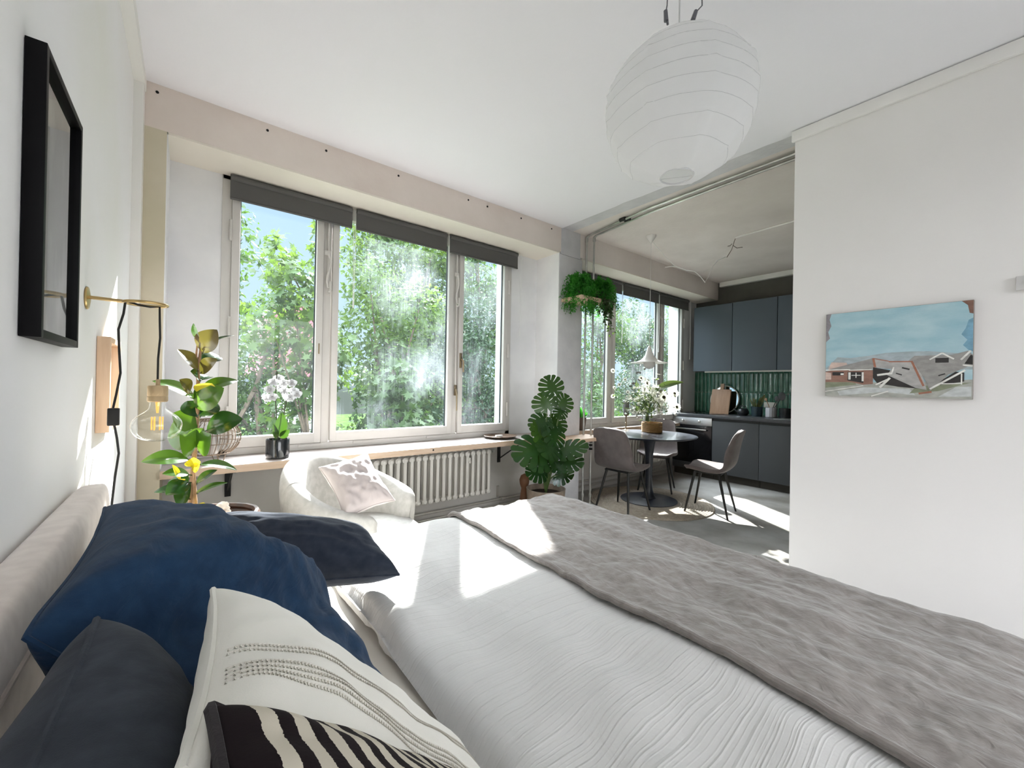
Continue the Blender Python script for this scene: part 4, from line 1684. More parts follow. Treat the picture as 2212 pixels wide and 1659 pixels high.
def monstera_leaf(base, tip, width, up, droop=0.10):
    """heart-shaped blade cut by slits that run from the rim towards the midrib"""
    base, tip, up = Vector(base), Vector(tip), Vector(up)
    ax = tip - base
    L = ax.length
    t = ax.normalized()
    s = t.cross(up).normalized()
    n = s.cross(t)
    b = MB()

    def place(x, y):
        h = -droop * L * max(0.0, x) ** 2 + 0.16 * abs(y) * L - 0.42 * y * y * L
        return base + t * (x * L) + s * (y * width) + n * h
    phi = [R(v) for v in (168, 124, 96, 72, 51, 28, 0)]
    ln = (0.30, 0.50, 0.56, 0.56, 0.52, 0.43, 0.33)
    xk = (0.0, 0.06, 0.16, 0.28, 0.42, 0.56, 0.70)
    fs_ = (0.0, 0.18, 0.32, 0.40, 0.70, 0.93, 1.0)
    for sd in (1, -1):
        def bd(k, f):
            return Vector((xk[k] + f * ln[k] * math.cos(phi[k]) + 0.10 * f * f * math.sin(phi[k]), f * ln[k] * math.sin(phi[k])))
        for k in range(6):
            rows = []
            for f in fs_:
                g = 0.0 if f < 0.35 else (0.07 + 0.06 * (f - 0.35))
                g0 = g if k > 0 else 0.0
                g1 = g if k < 5 else 0.0
                fe = f if f < 1 else 1.0
                A, B = bd(k, fe), bd(k + 1, fe)
                q = []
                for u in (0.0, 0.25, 0.5, 0.75, 1.0):
                    uu = g0 + (1 - g0 - g1) * u
                    bulge = 1 + 0.05 * f * f * (1 - (2 * u - 1) ** 2) - (0.05 * (2 * u - 1) ** 4 if f == 1.0 else 0)
                    p = A.lerp(B, uu)
                    c = Vector((xk[k], 0)).lerp(Vector((xk[k + 1], 0)), uu)
                    p = c + (p - c) * bulge
                    q.append(place(p.x, sd * p.y))
                rows.append(q)
            for r0, r1 in zip(rows, rows[1:]):
                for u in range(4):
                    b.add([r0[u], r0[u + 1], r1[u + 1], r1[u]], [(0, 1, 2, 3)])
    return weld(b, 1e-4)


CD = at(1187, 1056, d=3.75)


def mpt(px, py, off=0.0):
    """a point of the plant: on the upright plane through the pot that faces the room, pushed off towards the window"""
    d = 3.72 + off
    return at(px, py, d=d)


ML = [  # leaf base px, tip px, base depth, tip depth, width, up
    ((1196, 846), (1182, 811), 0.00, 0.03, 0.235, (0.0, -0.9, 0.3)),
    ((1182, 881), (1169, 848), -0.03, -0.02, 0.245, (0.0, -0.9, 0.3)),
    ((1213, 880), (1226, 852), 0.02, 0.06, 0.20, (0.2, -0.9, 0.2)),
    ((1213, 884), (1206, 902), 0.02, -0.06, 0.15, (0.1, -0.8, 0.4)),
    ((1178, 905), (1148, 930), 0.0, -0.05, 0.22, (0.3, -0.4, 0.8)),
    ((1192, 905), (1222, 930), 0.06, 0.02, 0.20, (-0.1, -0.5, 0.9)),
    ((1178, 945), (1150, 920), 0.0, -0.10, 0.26, (0.5, -0.6, 0.5)),
    ((1196, 925), (1202, 968), 0.0, -0.08, 0.24, (0.3, -0.9, 0.3)),
    ((1178, 965), (1112, 985), -0.04, -0.22, 0.34, (0.1, -0.5, 0.85)),
    ((1180, 975), (1150, 1010), -0.03, -0.25, 0.28, (0.2, -0.4, 0.9)),
    ((1212, 976), (1268, 960), -0.04, -0.12, 0.20, (-0.1, -0.5, 0.9)),
    ((1212, 995), (1258, 1002), -0.04, -0.16, 0.24, (-0.1, -0.4, 0.9)),
    ((1198, 1000), (1222, 1018), -0.06, -0.18, 0.22, (0.2, -0.4, 0.9)),
    ((1172, 1020), (1138, 1022), -0.04, -0.12, 0.20, (0.2, -0.5, 0.8)),
    ((1205, 1028), (1236, 1028), -0.04, -0.14, 0.22, (0.0, -0.5, 0.85)),
    ((1190, 960), (1178, 985), -0.06, -0.22, 0.26, (0.2, -0.6, 0.7)),
]
for (bp, tp_, d0, d1, wd, up) in ML:
    B, T = mpt(*bp, d0), mpt(*tp_, d1)
    up = Vector(up).normalized() * (0.55 if bp[1] < 900 else 1.3) + Vector((-0.62, -0.68, 0.15))
    lf = monstera_leaf(B, T, wd * 0.95, up).build('leaf', M['monstera_leaf'], mt, angle=180)
    foot = mp_ + Vector((0.03 * nz(bp[0], 1, 0) * 3, 0.03 * nz(bp[1], 2, 0) * 3, 0.288))
    mid = foot.lerp(B, 0.5) + Vector((0.02 * nz(bp[0], 3, 1), 0.02, 0.05))
    c = [foot, foot.lerp(mid, 0.5) + Vector((0, 0, 0.01)), mid, mid.lerp(B, 0.55) + Vector((0, 0, 0.015)), B]
    MB().tube(c, [0.008, 0.0075, 0.007, 0.006, 0.004], 7).build('stem', M['monstera_stem'], mt)

# wooden figure behind the pot
mat('wood_red', (0.16, 0.07, 0.035), 0.5)
q = Vector((2.56, 3.02, 0.0))
b = MB()
b.lathe([(0, 0), (0.05, 0), (0.055, 0.1), (0.04, 0.2), (0.03, 0.28), (0.045, 0.32), (0.05, 0.36), (0.035, 0.40), (0, 0.42)], q, 20)
o = b.build('wooden_ornament', M['wood_red'])
tag(o, 'small reddish wooden ornament on the floor behind the monstera pot', 'ornament')

# ------------------------------------------------------------------ rubber plant in a basket
leaf_mat('rubber_leaf', (0.022, 0.070, 0.008), (0.034, 0.092, 0.012), 0.22, 0.24, (0.14, 0.27, 0.015), coat=0.3)
leaf_mat('rubber_dark', (0.006, 0.030, 0.008), (0.012, 0.045, 0.012), 0.2, 0.12, (0.10, 0.25, 0.02), coat=0.4)
leaf_mat('rubber_bronze', (0.085, 0.075, 0.02), (0.10, 0.07, 0.03), 0.25, 0.2, (0.17, 0.15, 0.02), coat=0.3)
leaf_mat('rubber_yellow', (0.45, 0.38, 0.02), (0.55, 0.45, 0.02), 0.35, 0.4, (0.75, 0.62, 0.03))
mat('bark_brown', (0.23, 0.13, 0.07), 0.7, col2=(0.33, 0.2, 0.11), nscale=40, bump=0.3, bscale=60)
RY = 2.32
rp = Vector((0.03, RY, 0))
rt = thing('rubber_plant', 'tall rubber plant with glossy leaves in the corner by the window', 'plant', (rp.x, rp.y, 0.30))
MB().tube([(rp.x + 0.015, RY, 0.32), at(412, 1090, Y=RY), at(418, 1010, Y=RY), at(424, 930, Y=RY), at(428, 860, Y=RY), at(428, 800, Y=RY), at(434, 750, Y=RY), at(438, 735, Y=RY)], [0.014, 0.0115, 0.010, 0.009, 0.008, 0.007, 0.005, 0.003], 10).build('trunk', M['bark_brown'], rt)
MB().tube([(rp.x + 0.035, RY - 0.01, 0.32), at(420, 1075, Y=RY - 0.01), at(419, 1020, Y=RY - 0.01)], [0.012, 0.010, 0.006], 8).build('trunk', M['bark_brown'], rt)
MB().tube([at(427, 800, Y=RY), at(424, 770, Y=RY), at(426, 745, Y=RY)], [0.006, 0.005, 0.003], 8).build('branch', M['bark_brown'], rt)
G_, D__, B__, Y__ = 'rubber_leaf', 'rubber_dark', 'rubber_bronze', 'rubber_yellow'
RL = [  # base px, tip px, tip offset in Y, width, material, facing
    ((438, 762), (469, 712), -0.04, 0.105, B__, (-0.55, -0.8, 0.1)),
    ((431, 735), (418, 698), 0.0, 0.03, D__, (-0.6, -0.3, 0.6)),
    ((440, 752), (508, 725), 0.05, 0.03, D__, (0, -0.2, 1)),
    ((427, 800), (383, 755), -0.03, 0.075, B__, (0.5, -0.6, 0.5)),
    ((437, 782), (474, 770), 0.06, 0.085, D__, (0, -0.7, 0.7)),
    ((433, 806), (470, 776), -0.06, 0.075, B__, (-0.5, -0.7, 0.4)),
    ((428, 820), (411, 802), -0.05, 0.07, D__, (0.2, -0.6, 0.6)),
    ((432, 822), (455, 814), 0.05, 0.06, D__, (0.0, -0.4, 0.9)),
    ((421, 862), (328, 823), -0.02, 0.08, G_, (0.2, -0.5, 0.8)),
    ((410, 848), (387, 820), -0.06, 0.07, B__, (0.5, -0.7, 0.4)),
    ((440, 856), (458, 828), -0.05, 0.10, Y__, (0.0, -1, 0.1)),
    ((432, 846), (515, 822), 0.04, 0.075, G_, (0.1, -0.5, 0.8)),
    ((423, 880), (484, 838), -0.06, 0.125, G_, (-0.35, -0.85, 0.35)),
    ((425, 900), (404, 866), 0.02, 0.10, D__, (0.3, -0.8, 0.4)),
    ((432, 900), (470, 872), 0.03, 0.10, D__, (0.0, -0.6, 0.8)),
    ((425, 925), (372, 893), -0.02, 0.12, G_, (0.3, -0.8, 0.5)),
    ((424, 934), (362, 946), 0.02, 0.16, D__, (0.15, -0.8, 0.5)),
    ((446, 930), (525, 905), -0.05, 0.12, D__, (-0.1, -0.75, 0.65)),
    ((424, 965), (388, 938), -0.10, 0.13, G_, (0.25, -0.9, 0.2)),
    ((424, 965), (456, 938), -0.10, 0.13, G_, (-0.25, -0.9, 0.2)),
    ((408, 993), (304, 998), -0.02, 0.085, G_, (0.05, -0.6, 0.8)),
    ((413, 1008), (418, 988), -0.04, 0.055, Y__, (0.2, -1, 0.1)),
    ((416, 1016), (432, 1003), -0.04, 0.045, Y__, (-0.4, -0.8, 0.4)),
    ((432, 1003), (512, 1016), 0.0, 0.06, G_, (0, -0.45, 0.9)),
    ((409, 1026), (350, 1024), -0.02, 0.06, G_, (0, -0.5, 0.85)),
    ((389, 1036), (372, 1004), -0.04, 0.03, Y__, (0.7, -0.6, 0.3)),
    ((424, 1045), (470, 1015), -0.02, 0.05, D__, (-0.3, -0.5, 0.8)),
    ((420, 1068), (492, 1043), -0.03, 0.04, G_, (-0.2, -0.4, 0.9)),
    ((408, 1042), (358, 1070), -0.06, 0.08, D__, (0.2, -0.6, 0.8)),
    ((404, 1050), (364, 1040), 0.02, 0.10, D__, (0.3, -0.7, 0.6)),
    ((400, 1060), (332, 1064), -0.02, 0.06, D__, (0.0, -0.4, 0.9)),
    ((408, 1078), (374, 1058), -0.04, 0.11, D__, (0.25, -0.8, 0.5)),
    ((432, 1100), (440, 1085), -0.10, 0.06, Y__, (0.0, -1, 0.2)),
]
for i, (bp, tq, dy, wd, mm, up) in enumerate(RL):
    B = at(*bp, Y=RY - 0.01)
    T = at(*tq, Y=RY + dy)
    b = MB()
    blade(b, B, T, wd, up, 0.10 if mm != Y__ else 0.02, 0.22, 20, lambda x: math.sin(math.pi * x ** 0.92) ** 0.78 * (1.03 if x < 0.8 else 1.03), 9)
    b.tube([B + (Vector((rp.x + 0.02, RY, B.z - 0.012)) - B) * 0.25, B, B.lerp(T, 0.12)], 0.0028, 6)
    b.build('leaf', M[mm], rt, angle=180)

mat('wicker_dark', (0.035, 0.014, 0.008), 0.5, col2=(0.07, 0.03, 0.015), nscale=20)
bp_ = Vector((0.085, 2.28, 0))
bk = thing('wicker_basket', 'dark wicker basket with a cream wrapped handle holding the rubber plant', 'basket', tuple(bp_))
b = MB()
for q in range(25):
    z = 0.012 + q * 0.0265
    r = 0.155 + 0.045 * math.sin(math.pi * (q / 27) * 0.9)
    n_k = 56
    b.tube([bp_ + Vector(((r + 0.006 * math.sin(k * math.pi + q * math.pi)) * math.cos(2 * math.pi * k / n_k), (r + 0.006 * math.sin(k * math.pi + q * math.pi)) * math.sin(2 * math.pi * k / n_k), z + 0.005 * nz(k * 0.7, q, 0))) for k in range(n_k)], 0.0145, 6, closed=True)
b.build('weave', M['wicker_dark'], bk)
b = MB()
b.lathe([(0, 0.36), (0.15, 0.36)], bp_, 24)
b.lathe([(0, 0.01), (0.15, 0.01), (0.15, 0.02), (0, 0.02)], bp_, 24)
b.build('soil', M['soil'], bk)
hb_ = MB()
hc = [at(462, 1150, d=1.66), at(468, 1118, d=1.70), at(474, 1096, d=1.74), at(484, 1090, d=1.78), at(490, 1110, d=1.76), at(494, 1150, d=1.72)]
sm = []
for i in range(len(hc) - 1):
    for k in range(8):
        sm.append(hc[i].lerp(hc[i + 1], k / 8))
sm.append(hc[-1])
hb_.tube(sm, [0.016 + 0.0022 * math.sin(k * 2.1) for k in range(len(sm))], 10)
hb_.build('handle', M['cream_wrap'], bk)

# ------------------------------------------------------------------ dining corner
mat('table_dark', (0.012, 0.016, 0.026), 0.30, coat=0.2)
mat('velvet_taupe', (0.105, 0.085, 0.080), 0.8, col2=(0.135, 0.11, 0.104), nscale=14, sheen=0.15)
mat('leg_black', (0.012, 0.011, 0.010), 0.4)
mat('jute', (0.34, 0.29, 0.23), 0.95, col2=(0.44, 0.38, 0.31), nscale=40, bump=0.6, bscale=160)
TC = Vector((4.08, 2.655, 0))
RUGZ = 0.012
b = MB()
prof = [(0.0, 0.002), (0.0, 0.010)]
k = 0
r = 0.012
while r < 0.655:
    prof += [(r, 0.006), (r + 0.006, RUGZ - 0.001), (r + 0.013, RUGZ), (r + 0.020, RUGZ - 0.001)]
    r += 0.026
prof += [(0.66, 0.004), (0.66, 0.001)]
b.lathe(prof, TC + Vector((-0.03, -0.03, 0)), 72)
o = b.build('round_rug', M['jute'], angle=70)
tag(o, 'round spiral braided jute rug under the dining table', 'rug')

tb = thing('dining_table', 'round dark pedestal dining table beside the kitchen window', 'table', (TC.x, TC.y, RUGZ))
b = MB()
b.lathe([(0.0, 0.719), (0.44, 0.719), (0.495, 0.734), (0.50, 0.741), (0.496, 0.745), (0.0, 0.745)], TC, 72)
b.build('tabletop', M['table_dark'], tb)
b = MB()
b.lathe([(0.0, 0.03), (0.085, 0.032), (0.062, 0.06), (0.046, 0.12), (0.038, 0.22), (0.037, 0.36), (0.044, 0.52), (0.058, 0.64), (0.085, 0.719), (0.0, 0.719)], TC, 32)
b.build('column', M['table_dark'], tb)
b = MB()
b.lathe([(0.0, RUGZ), (0.305, RUGZ), (0.305, RUGZ + 0.006), (0.20, 0.026), (0.09, 0.036), (0.0, 0.036)], TC, 64)
b.build('base', M['table_dark'], tb)


def make_chair(label, loc, rz):
    root = thing('dining_chair', label, 'chair', loc, rz, 'dining chairs')
    # side profile (forward x, height z) from the front lip to the top of the back
    prof = [(0.225, 0.435), (0.215, 0.452), (0.17, 0.462), (0.08, 0.455), (-0.02, 0.447), (-0.10, 0.452), (-0.155, 0.475), (-0.19, 0.52), (-0.212, 0.60), (-0.228, 0.69), (-0.246, 0.78), (-0.262, 0.84), (-0.268, 0.865)]
    wid = [0.13, 0.175, 0.205, 0.225, 0.232, 0.232, 0.228, 0.222, 0.216, 0.205, 0.182, 0.140, 0.03]

    def cr(P, u):
        n = len(P) - 1
        x = u * n
        i = min(int(x), n - 1)
        f = x - i
        g = lambda j: P[min(max(j, 0), n)]
        def c(a, b_, c_, d_):
            return 0.5 * (2 * b_ + (c_ - a) * f + (2 * a - 5 * b_ + 4 * c_ - d_) * f * f + (3 * b_ - a - 3 * c_ + d_) * f ** 3)
        q = [g(i - 1), g(i), g(i + 1), g(i + 2)]
        if isinstance(q[0], tuple):
            return tuple(c(*[p[k_] for p in q]) for k_ in range(2))
        return c(*q)
    NU, NV = 60, 25

    def pt(u, v):
        x, z = cr(prof, u)
        w = cr(wid, u)
        if u > 0.78:
            w = cr(wid, 0.78) * max(0.02, 1 - ((u - 0.78) / 0.22) ** 2.4) ** 0.5
        s = v * 2 - 1
        back = min(1.0, max(0.0, (u - 0.42) / 0.25))
        y = w * math.sin(s * math.pi / 2) if abs(s) < 2 else 0
        cup = abs(s) ** 2.2
        z += 0.030 * cup * (1 - back)
        x += 0.055 * cup * back * (1 - 0.9 * min(1.0, max(0.0, (u - 0.72) / 0.22)))
        return Vector((x, y, z))
    def um(s_):
        return 0.35 * s_ + 0.65 * s_ * s_ * (3 - 2 * s_)
    P = [[pt(um(i / (NU - 1)), j / (NV - 1)) for j in range(NV)] for i in range(NU)]
    b = MB()
    th_ = 0.034
    top, bot = [], []
    for i in range(NU):
        for j in range(NV):
            u0_, u1_ = um(max(i - 1, 0) / (NU - 1)), um(min(i + 1, NU - 1) / (NU - 1))
            pa, pb = cr(prof, u0_), cr(prof, u1_)
            n = Vector((pb[1] - pa[1], 0, pa[0] - pb[0])).normalized()
            s2 = (j / (NV - 1)) * 2 - 1
            n = (n + Vector((0, -0.35 * s2 * abs(s2), 0))).normalized()
            rim = min(i, NU - 1 - i, 3) / 3 if True else 1
            rv = min(j, NV - 1 - j, 3) / 3
            e = math.sqrt(max(0.0, 1 - (1 - min(rim, rv)) ** 2))
            top.append(P[i][j] + n * th_ * 0.25 * e)
            bot.append(P[i][j] - n * th_ * (0.25 + 0.5 * e))
    o = NU * NV
    fs = []
    for i in range(NU - 1):
        for j in range(NV - 1):
            a = i * NV + j
            fs.append((a, a + NV, a + NV + 1, a + 1))
            fs.append((o + a, o + a + 1, o + a + NV + 1, o + a + NV))
    for i in range(NU - 1):
        for j in (0, NV - 1):
            a = i * NV + j
            fs.append((a, a + NV, o + a + NV, o + a))
    for j in range(NV - 1):
        for i in (0, NU - 1):
            a = i * NV + j
            fs.append((a, a + 1, o + a + 1, o + a))
    b.add(top + bot, fs)
    local(root, b).build('seat_shell', M['velvet_taupe'], root, angle=75)
    for sx, sy in ((1, 1), (1, -1), (-1, 1), (-1, -1)):
        l = MB()
        x0, x1 = (0.125, 0.205) if sx > 0 else (-0.095, -0.195)
        l.tube([(x0, sy * 0.125, 0.425), (x1, sy * 0.195, 0.0)], [0.0145, 0.0095], 12)
        local(root, l).build('leg', M['leg_black'], root)
    l = MB()
    l.box(-0.12, -0.14, 0.410, 0.14, 0.14, 0.424, 0.004)
    local(root, l).build('under_frame', M['leg_black'], root)
    return root


c0 = make_chair('taupe velvet dining chair with its back to the bedroom, left of the table', (3.53, 2.60, 0), R(3))
copy_tree(c0, (4.245, 2.035, 0), R(103), 'taupe velvet dining chair seen from the side, standing in the sun right of the table')
copy_tree(c0, (4.61, 2.89, 0.0), R(206), 'taupe velvet dining chair half hidden behind the round table')

# on the table
TZ = 0.745
q = at(1352, 930, Z=TZ)
cs = thing('candlestick', 'slim brass candlestick with a grey pillar candle on the table', 'candlestick', tuple(q))
b = MB()
b.lathe([(0, 0), (0.040, 0), (0.040, 0.004), (0.018, 0.012), (0.008, 0.02), (0.0075, 0.09), (0.012, 0.095), (0.0075, 0.10), (0.007, 0.165), (0.014, 0.175), (0.030, 0.185), (0.034, 0.195), (0, 0.195)], q, 24)
b.build('holder', M['brass_old'], cs)
mat('candle_grey', (0.105, 0.095, 0.095), 0.6)
o = MB().lathe([(0, 0.196), (0.033, 0.196), (0.034, 0.355), (0.030, 0.362), (0, 0.356)], q, 28).build('candle', M['candle_grey'])
tag(o, 'thick grey pillar candle standing on the brass candlestick', 'candle')
MB().tube([q + Vector((0, 0, 0.355)), q + Vector((0.002, 0, 0.37))], 0.0015, 6).build('wick', M['dark_metal'], o)

mat('wicker_tan', (0.30, 0.165, 0.06), 0.6, col2=(0.40, 0.23, 0.09), nscale=30)
q = at(1408, 933, Z=TZ)
q.z = TZ
b = MB()
for i in range(9):
    z = 0.008 + i * 0.0125
    n_k = 72
    b.tube([q + Vector(((0.112 + 0.004 * math.sin(k * math.pi + i * math.pi)) * math.cos(2 * math.pi * k / n_k), (0.112 + 0.004 * math.sin(k * math.pi + i * math.pi)) * math.sin(2 * math.pi * k / n_k), z)) for k in range(n_k)], 0.0072, 6, closed=True)
b.lathe([(0.0, 0.004), (0.11, 0.004), (0.11, 0.008), (0, 0.008)], q, 36)
o = b.build('wicker_basket', M['wicker_tan'])
tag(o, 'small round tan wicker basket on the dining table in front of the vase', 'basket')

vq = at(1392, 927, Z=TZ)
vq = Vector((vq.x + 0.13, vq.y + 0.05, TZ))
glass_mat('vase_glass', (0.93, 0.96, 0.96), gloss=0.05)
b = MB()
b.lathe([(0, 0.004), (0.06, 0.004), (0.078, 0.03), (0.085, 0.07), (0.078, 0.11), (0.055, 0.145), (0.048, 0.165), (0.058, 0.185)], vq, 40)
o = b.build('glass_vase', M['vase_glass'], angle=80)
tag(o, 'clear round glass vase holding the wildflower bouquet', 'vase')
vb = thing('bouquet', 'airy bouquet of white wildflowers and greenery in the glass vase', 'bouquet', (vq.x, vq.y, vq.z + 0.01))
leaf_mat('bouquet_green', (0.035, 0.062, 0.018), (0.055, 0.088, 0.028), 0.5, 0.3, (0.13, 0.19, 0.04))
mat('petal_white', (0.82, 0.82, 0.74), 0.6)
leaf_mat('petal_thin', (0.80, 0.80, 0.72), (0.86, 0.86, 0.80), 0.6, 0.4, (0.9, 0.9, 0.8))
mat('seed_dark', (0.04, 0.03, 0.012), 0.8)
rnd = random.Random(44)
neck = vq + Vector((0, 0, 0.17))
BD = 4.78


def bq(px, py, off=0.0):
    return at(px, py, d=BD + off)


def stem(tip, m='bouquet_green', r=0.0018):
    mid = neck.lerp(tip, 0.5) + Vector((0, 0, 0.03))
    foot = vq + Vector((rnd.uniform(-0.03, 0.03), rnd.uniform(-0.03, 0.03), 0.02))
    b = MB()
    b.tube([foot, neck + Vector((rnd.uniform(-0.02, 0.02), rnd.uniform(-0.02, 0.02), 0)), mid, tip], [r * 1.2, r, r, r * 0.7], 5)
    return b


def daisy(c, rad, d, petals=12, mm='petal_thin'):
    d = Vector(d).normalized()
    e1 = d.orthogonal().normalized()
    e2 = d.cross(e1)
    b = stem(c)
    b.k = 1
    for k in range(petals):
        a = 2 * math.pi * k / petals
        dr = e1 * math.cos(a) + e2 * math.sin(a)
        blade(b, c + dr * rad * 0.2, c + dr * rad + d * 0.004, rad * 0.55, d, 0.08, 0.05, 5, None, 3)
    b.k = 2
    b.lathe([(rad * 0.32, 0.0), (rad * 0.26, rad * 0.18), (0, rad * 0.22)], c, 10, axis=d)
    o = b.build('flower', [M['bouquet_green'], M[mm], M['seed_dark']], vb)
    return o


for (x, y, r_, off, d) in ((1457, 850, 0.052, -0.08, (-0.6, -0.8, 0.2)), (1462, 879, 0.050, -0.05, (-0.5, -0.8, 0.4)), (1434, 858, 0.068, -0.1, (-0.6, -0.8, 0.3)),
                           (1324, 801, 0.030, 0.1, (-0.5, -0.8, 0.3)), (1338, 831, 0.026, 0.05, (-0.7, -0.5, 0.4)), (1327, 838, 0.026, 0.05, (-0.2, -0.8, 0.5)),
                           (1422, 809, 0.042, 0.0, (0.1, -0.2, 1)), (1417, 819, 0.040, 0.0, (0.0, -0.3, 1)), (1385, 817, 0.034, -0.05, (-0.5, -0.7, 0.5)),
                           (1398, 828, 0.036, -0.1, (-0.6, -0.7, 0.3)), (1356, 847, 0.026, 0.0, (-0.6, -0.7, 0.4)), (1350, 820, 0.026, 0.1, (-0.4, -0.7, 0.6)),
                           (1324, 856, 0.026, 0.05, (-0.8, -0.5, 0.2)), (1392, 841, 0.034, -0.12, (-0.6, -0.8, 0.3))):
    daisy(bq(x, y, off), r_, d)
for (x, y, r_, off) in ((1379, 805, 0.034, 0.0), (1392, 797, 0.012, 0.0), (1368, 828, 0.024, 0.0), (1362, 834, 0.02, 0.0), (1382, 821, 0.018, 0.0)):
    c = bq(x, y, off)
    b = stem(c)
    b.k = 1
    for k in range(26):
        p = c + Vector((rnd.gauss(0, 1), rnd.gauss(0, 1), rnd.gauss(0, 0.5))) * r_ * 0.42
        b.lathe([(0, -0.006), (0.0065, 0), (0, 0.006)], p, 5)
    b.build('seed_head', [M['bouquet_green'], M['seed_dark']], vb)
# clouds of tiny blossom
for (x, y, w_, h_, n_, off) in ((1400, 838, 24, 18, 170, 0.0), (1428, 868, 30, 26, 300, -0.02), (1385, 860, 28, 24, 170, 0.02), (1372, 888, 20, 10, 110, -0.05), (1412, 850, 26, 20, 170, 0.0), (1366, 862, 16, 16, 60, 0.04)):
    b = MB()
    heads = [bq(rnd.gauss(x, w_ * 0.45), rnd.gauss(y, h_ * 0.45), off + rnd.gauss(0, 0.07)) for _ in range(n_ // 6)]
    for hh in heads:
        b.k = 0
        b.tube([neck.lerp(hh, 0.3), neck.lerp(hh, 0.65) + Vector((0, 0, 0.012)), hh], 0.0009, 3, caps=False)
        for _ in range(6):
            p = hh + Vector((rnd.gauss(0, 0.014), rnd.gauss(0, 0.014), rnd.gauss(0, 0.010)))
            b.k = 0
            b.tube([hh - Vector((0, 0, 0.02)), p], 0.0006, 3, caps=False)
            b.k = 1
            nrm = Vector((rnd.gauss(0, 1), rnd.gauss(-0.6, 1), rnd.gauss(0.6, 1))).normalized()
            e1 = nrm.orthogonal().normalized() * rnd.uniform(0.009, 0.017)
            e2 = nrm.cross(e1)
            b.add([p + e1, p + e2 * 0.5 + e1 * 0.4, p + e2, p - e1 * 0.5 + e2 * 0.4, p - e1, p - e2], [(0, 1, 2, 3, 4, 5)])
    b.build('blossom_spray', [M['bouquet_green'], M['petal_white']], vb, smooth=False)
b = MB()
for _ in range(210):
    c = bq(rnd.gauss(1392, 22), rnd.gauss(872, 20), rnd.gauss(0, 0.09))
    d = Vector((rnd.gauss(0, 1), rnd.gauss(0, 1), rnd.gauss(0.5, 1))).normalized()
    blade(b, c, c + d * rnd.uniform(0.03, 0.08), rnd.uniform(0.008, 0.022), (rnd.gauss(0, 1), -1, rnd.gauss(0, 1)), 0.1, 0.2, 5, None, 3)
b.build('foliage', M['bouquet_green'], vb)
for _ in range(16):
    stem(bq(rnd.gauss(1392, 16), rnd.gauss(868, 14), rnd.gauss(0, 0.05)), r=0.0025).build('stem', M['bouquet_green'], vb)
b = stem(bq(1412, 846))
blade(b, bq(1412, 846), bq(1478, 826, -0.05), 0.11, (-0.3, -0.6, 0.8), 0.12, 0.25, 12, None, 5)
b.build('large_leaf', M['bouquet_green'], vb)

# plant on the kitchen sill behind the pillar, sill board, kitchen radiator
b = MB()
b.box(XP + 0.002, 3.215, 0.712, 5.715, YW - 0.003, 0.755, 0.002)
o = b.build('window_shelf', M['ply_top'])
tag(o, 'wooden shelf board below the kitchen window behind the table', 'shelf')
MB().box(XP + 0.002, 3.213, 0.713, 5.715, 3.2155, 0.754).build('front_edge', M['ply_edge'], o, smooth=False)
q = at(1254, 926, Y=3.28)
q = Vector((q.x, 3.285, 0.755))
pt_ = thing('potted_plant', 'small leafy plant in a dark pot on the kitchen sill at the pillar', 'plant', tuple(q))
MB().lathe([(0, 0), (0.055, 0), (0.072, 0.15), (0.066, 0.15), (0.06, 0.13), (0, 0.13)], q, 24).build('pot', M['walnut'], pt_)
b = MB()
rnd = random.Random(5)
for _ in range(40):
    a = rnd.uniform(0, 6.28)
    c = q + Vector((0.03 * math.cos(a), 0.03 * math.sin(a), 0.14))
    t_ = c + Vector((0.09 * math.cos(a) * rnd.random(), 0.055 * math.sin(a) * rnd.random(), rnd.uniform(0.03, 0.14)))
    blade(b, c, t_, 0.022, (math.cos(a), math.sin(a), 1), 0.15, 0.2, 5, None, 3)
b.build('foliage', M['fern_green'], pt_)
kr = radiator(4.25, 18, 0.24, 0.62, 3.265, 'white column radiator under the kitchen window behind the chairs', 'radiators')
pp = thing('heating_pipes', 'pair of heating pipes along the wall under the kitchen window', 'pipes', (4.5, 3.33, 0.03))
for z in (0.125, 0.065):
    MB().tube([(XP + 0.01, 3.335, z), (5.6, 3.335, z)], 0.0115, 10).build('pipe', M['pipe_grey'], pp)
MB().tube([(5.33, 3.265, 0.27), (5.37, 3.265, 0.27), (5.39, 3.3, 0.2), (5.39, 3.335, 0.125)], 0.011, 8).build('feed_pipe', M['pipe_grey'], pp)
MB().tube([(5.335, 3.265, 0.59), (5.42, 3.265, 0.59), (5.42, 3.23, 0.59)], 0.016, 10).build('valve', M['radiator_white'], kr)

# ------------------------------------------------------------------ kitchen units
mat('cabinet_grey', (0.045, 0.048, 0.050), 0.6)
mat('cabinet_upper', (0.075, 0.093, 0.115), 0.55)
mat('worktop', (0.045, 0.047, 0.052), 0.35, col2=(0.06, 0.06, 0.065), nscale=40)
mat('oven_black', (0.006, 0.006, 0.007), 0.12)
mat('brushed_steel', (0.58, 0.59, 0.60), 0.32, 1.0, bump=0.15, bscale=200, bstretch=(1, 0.02, 8))
mat('plinth_dark', (0.035, 0.03, 0.022), 0.6)
mat('tile_green', (0.030, 0.115, 0.075), 0.08, col2=(0.055, 0.165, 0.115), nscale=9, coat=0.3, bump=0.25, bscale=16, bdist=0.006)
mat('grout', (0.22, 0.24, 0.21), 0.9)
CX = 5.745
YY = [3.345, 2.755, 2.155, 1.555, 0.955, 0.355, -0.245]
ov = thing('oven', 'built-in oven with a steel control panel and black glass door', 'oven', (CX + 0.28, (YY[0] + YY[1]) / 2, 0))
y1, y0 = YY[0] - 0.004, YY[1] + 0.004
MB().box(CX + 0.03, y0, 0.10, 6.40, y1, 0.855).build('body', M['cabinet_grey'], ov)
b = MB()
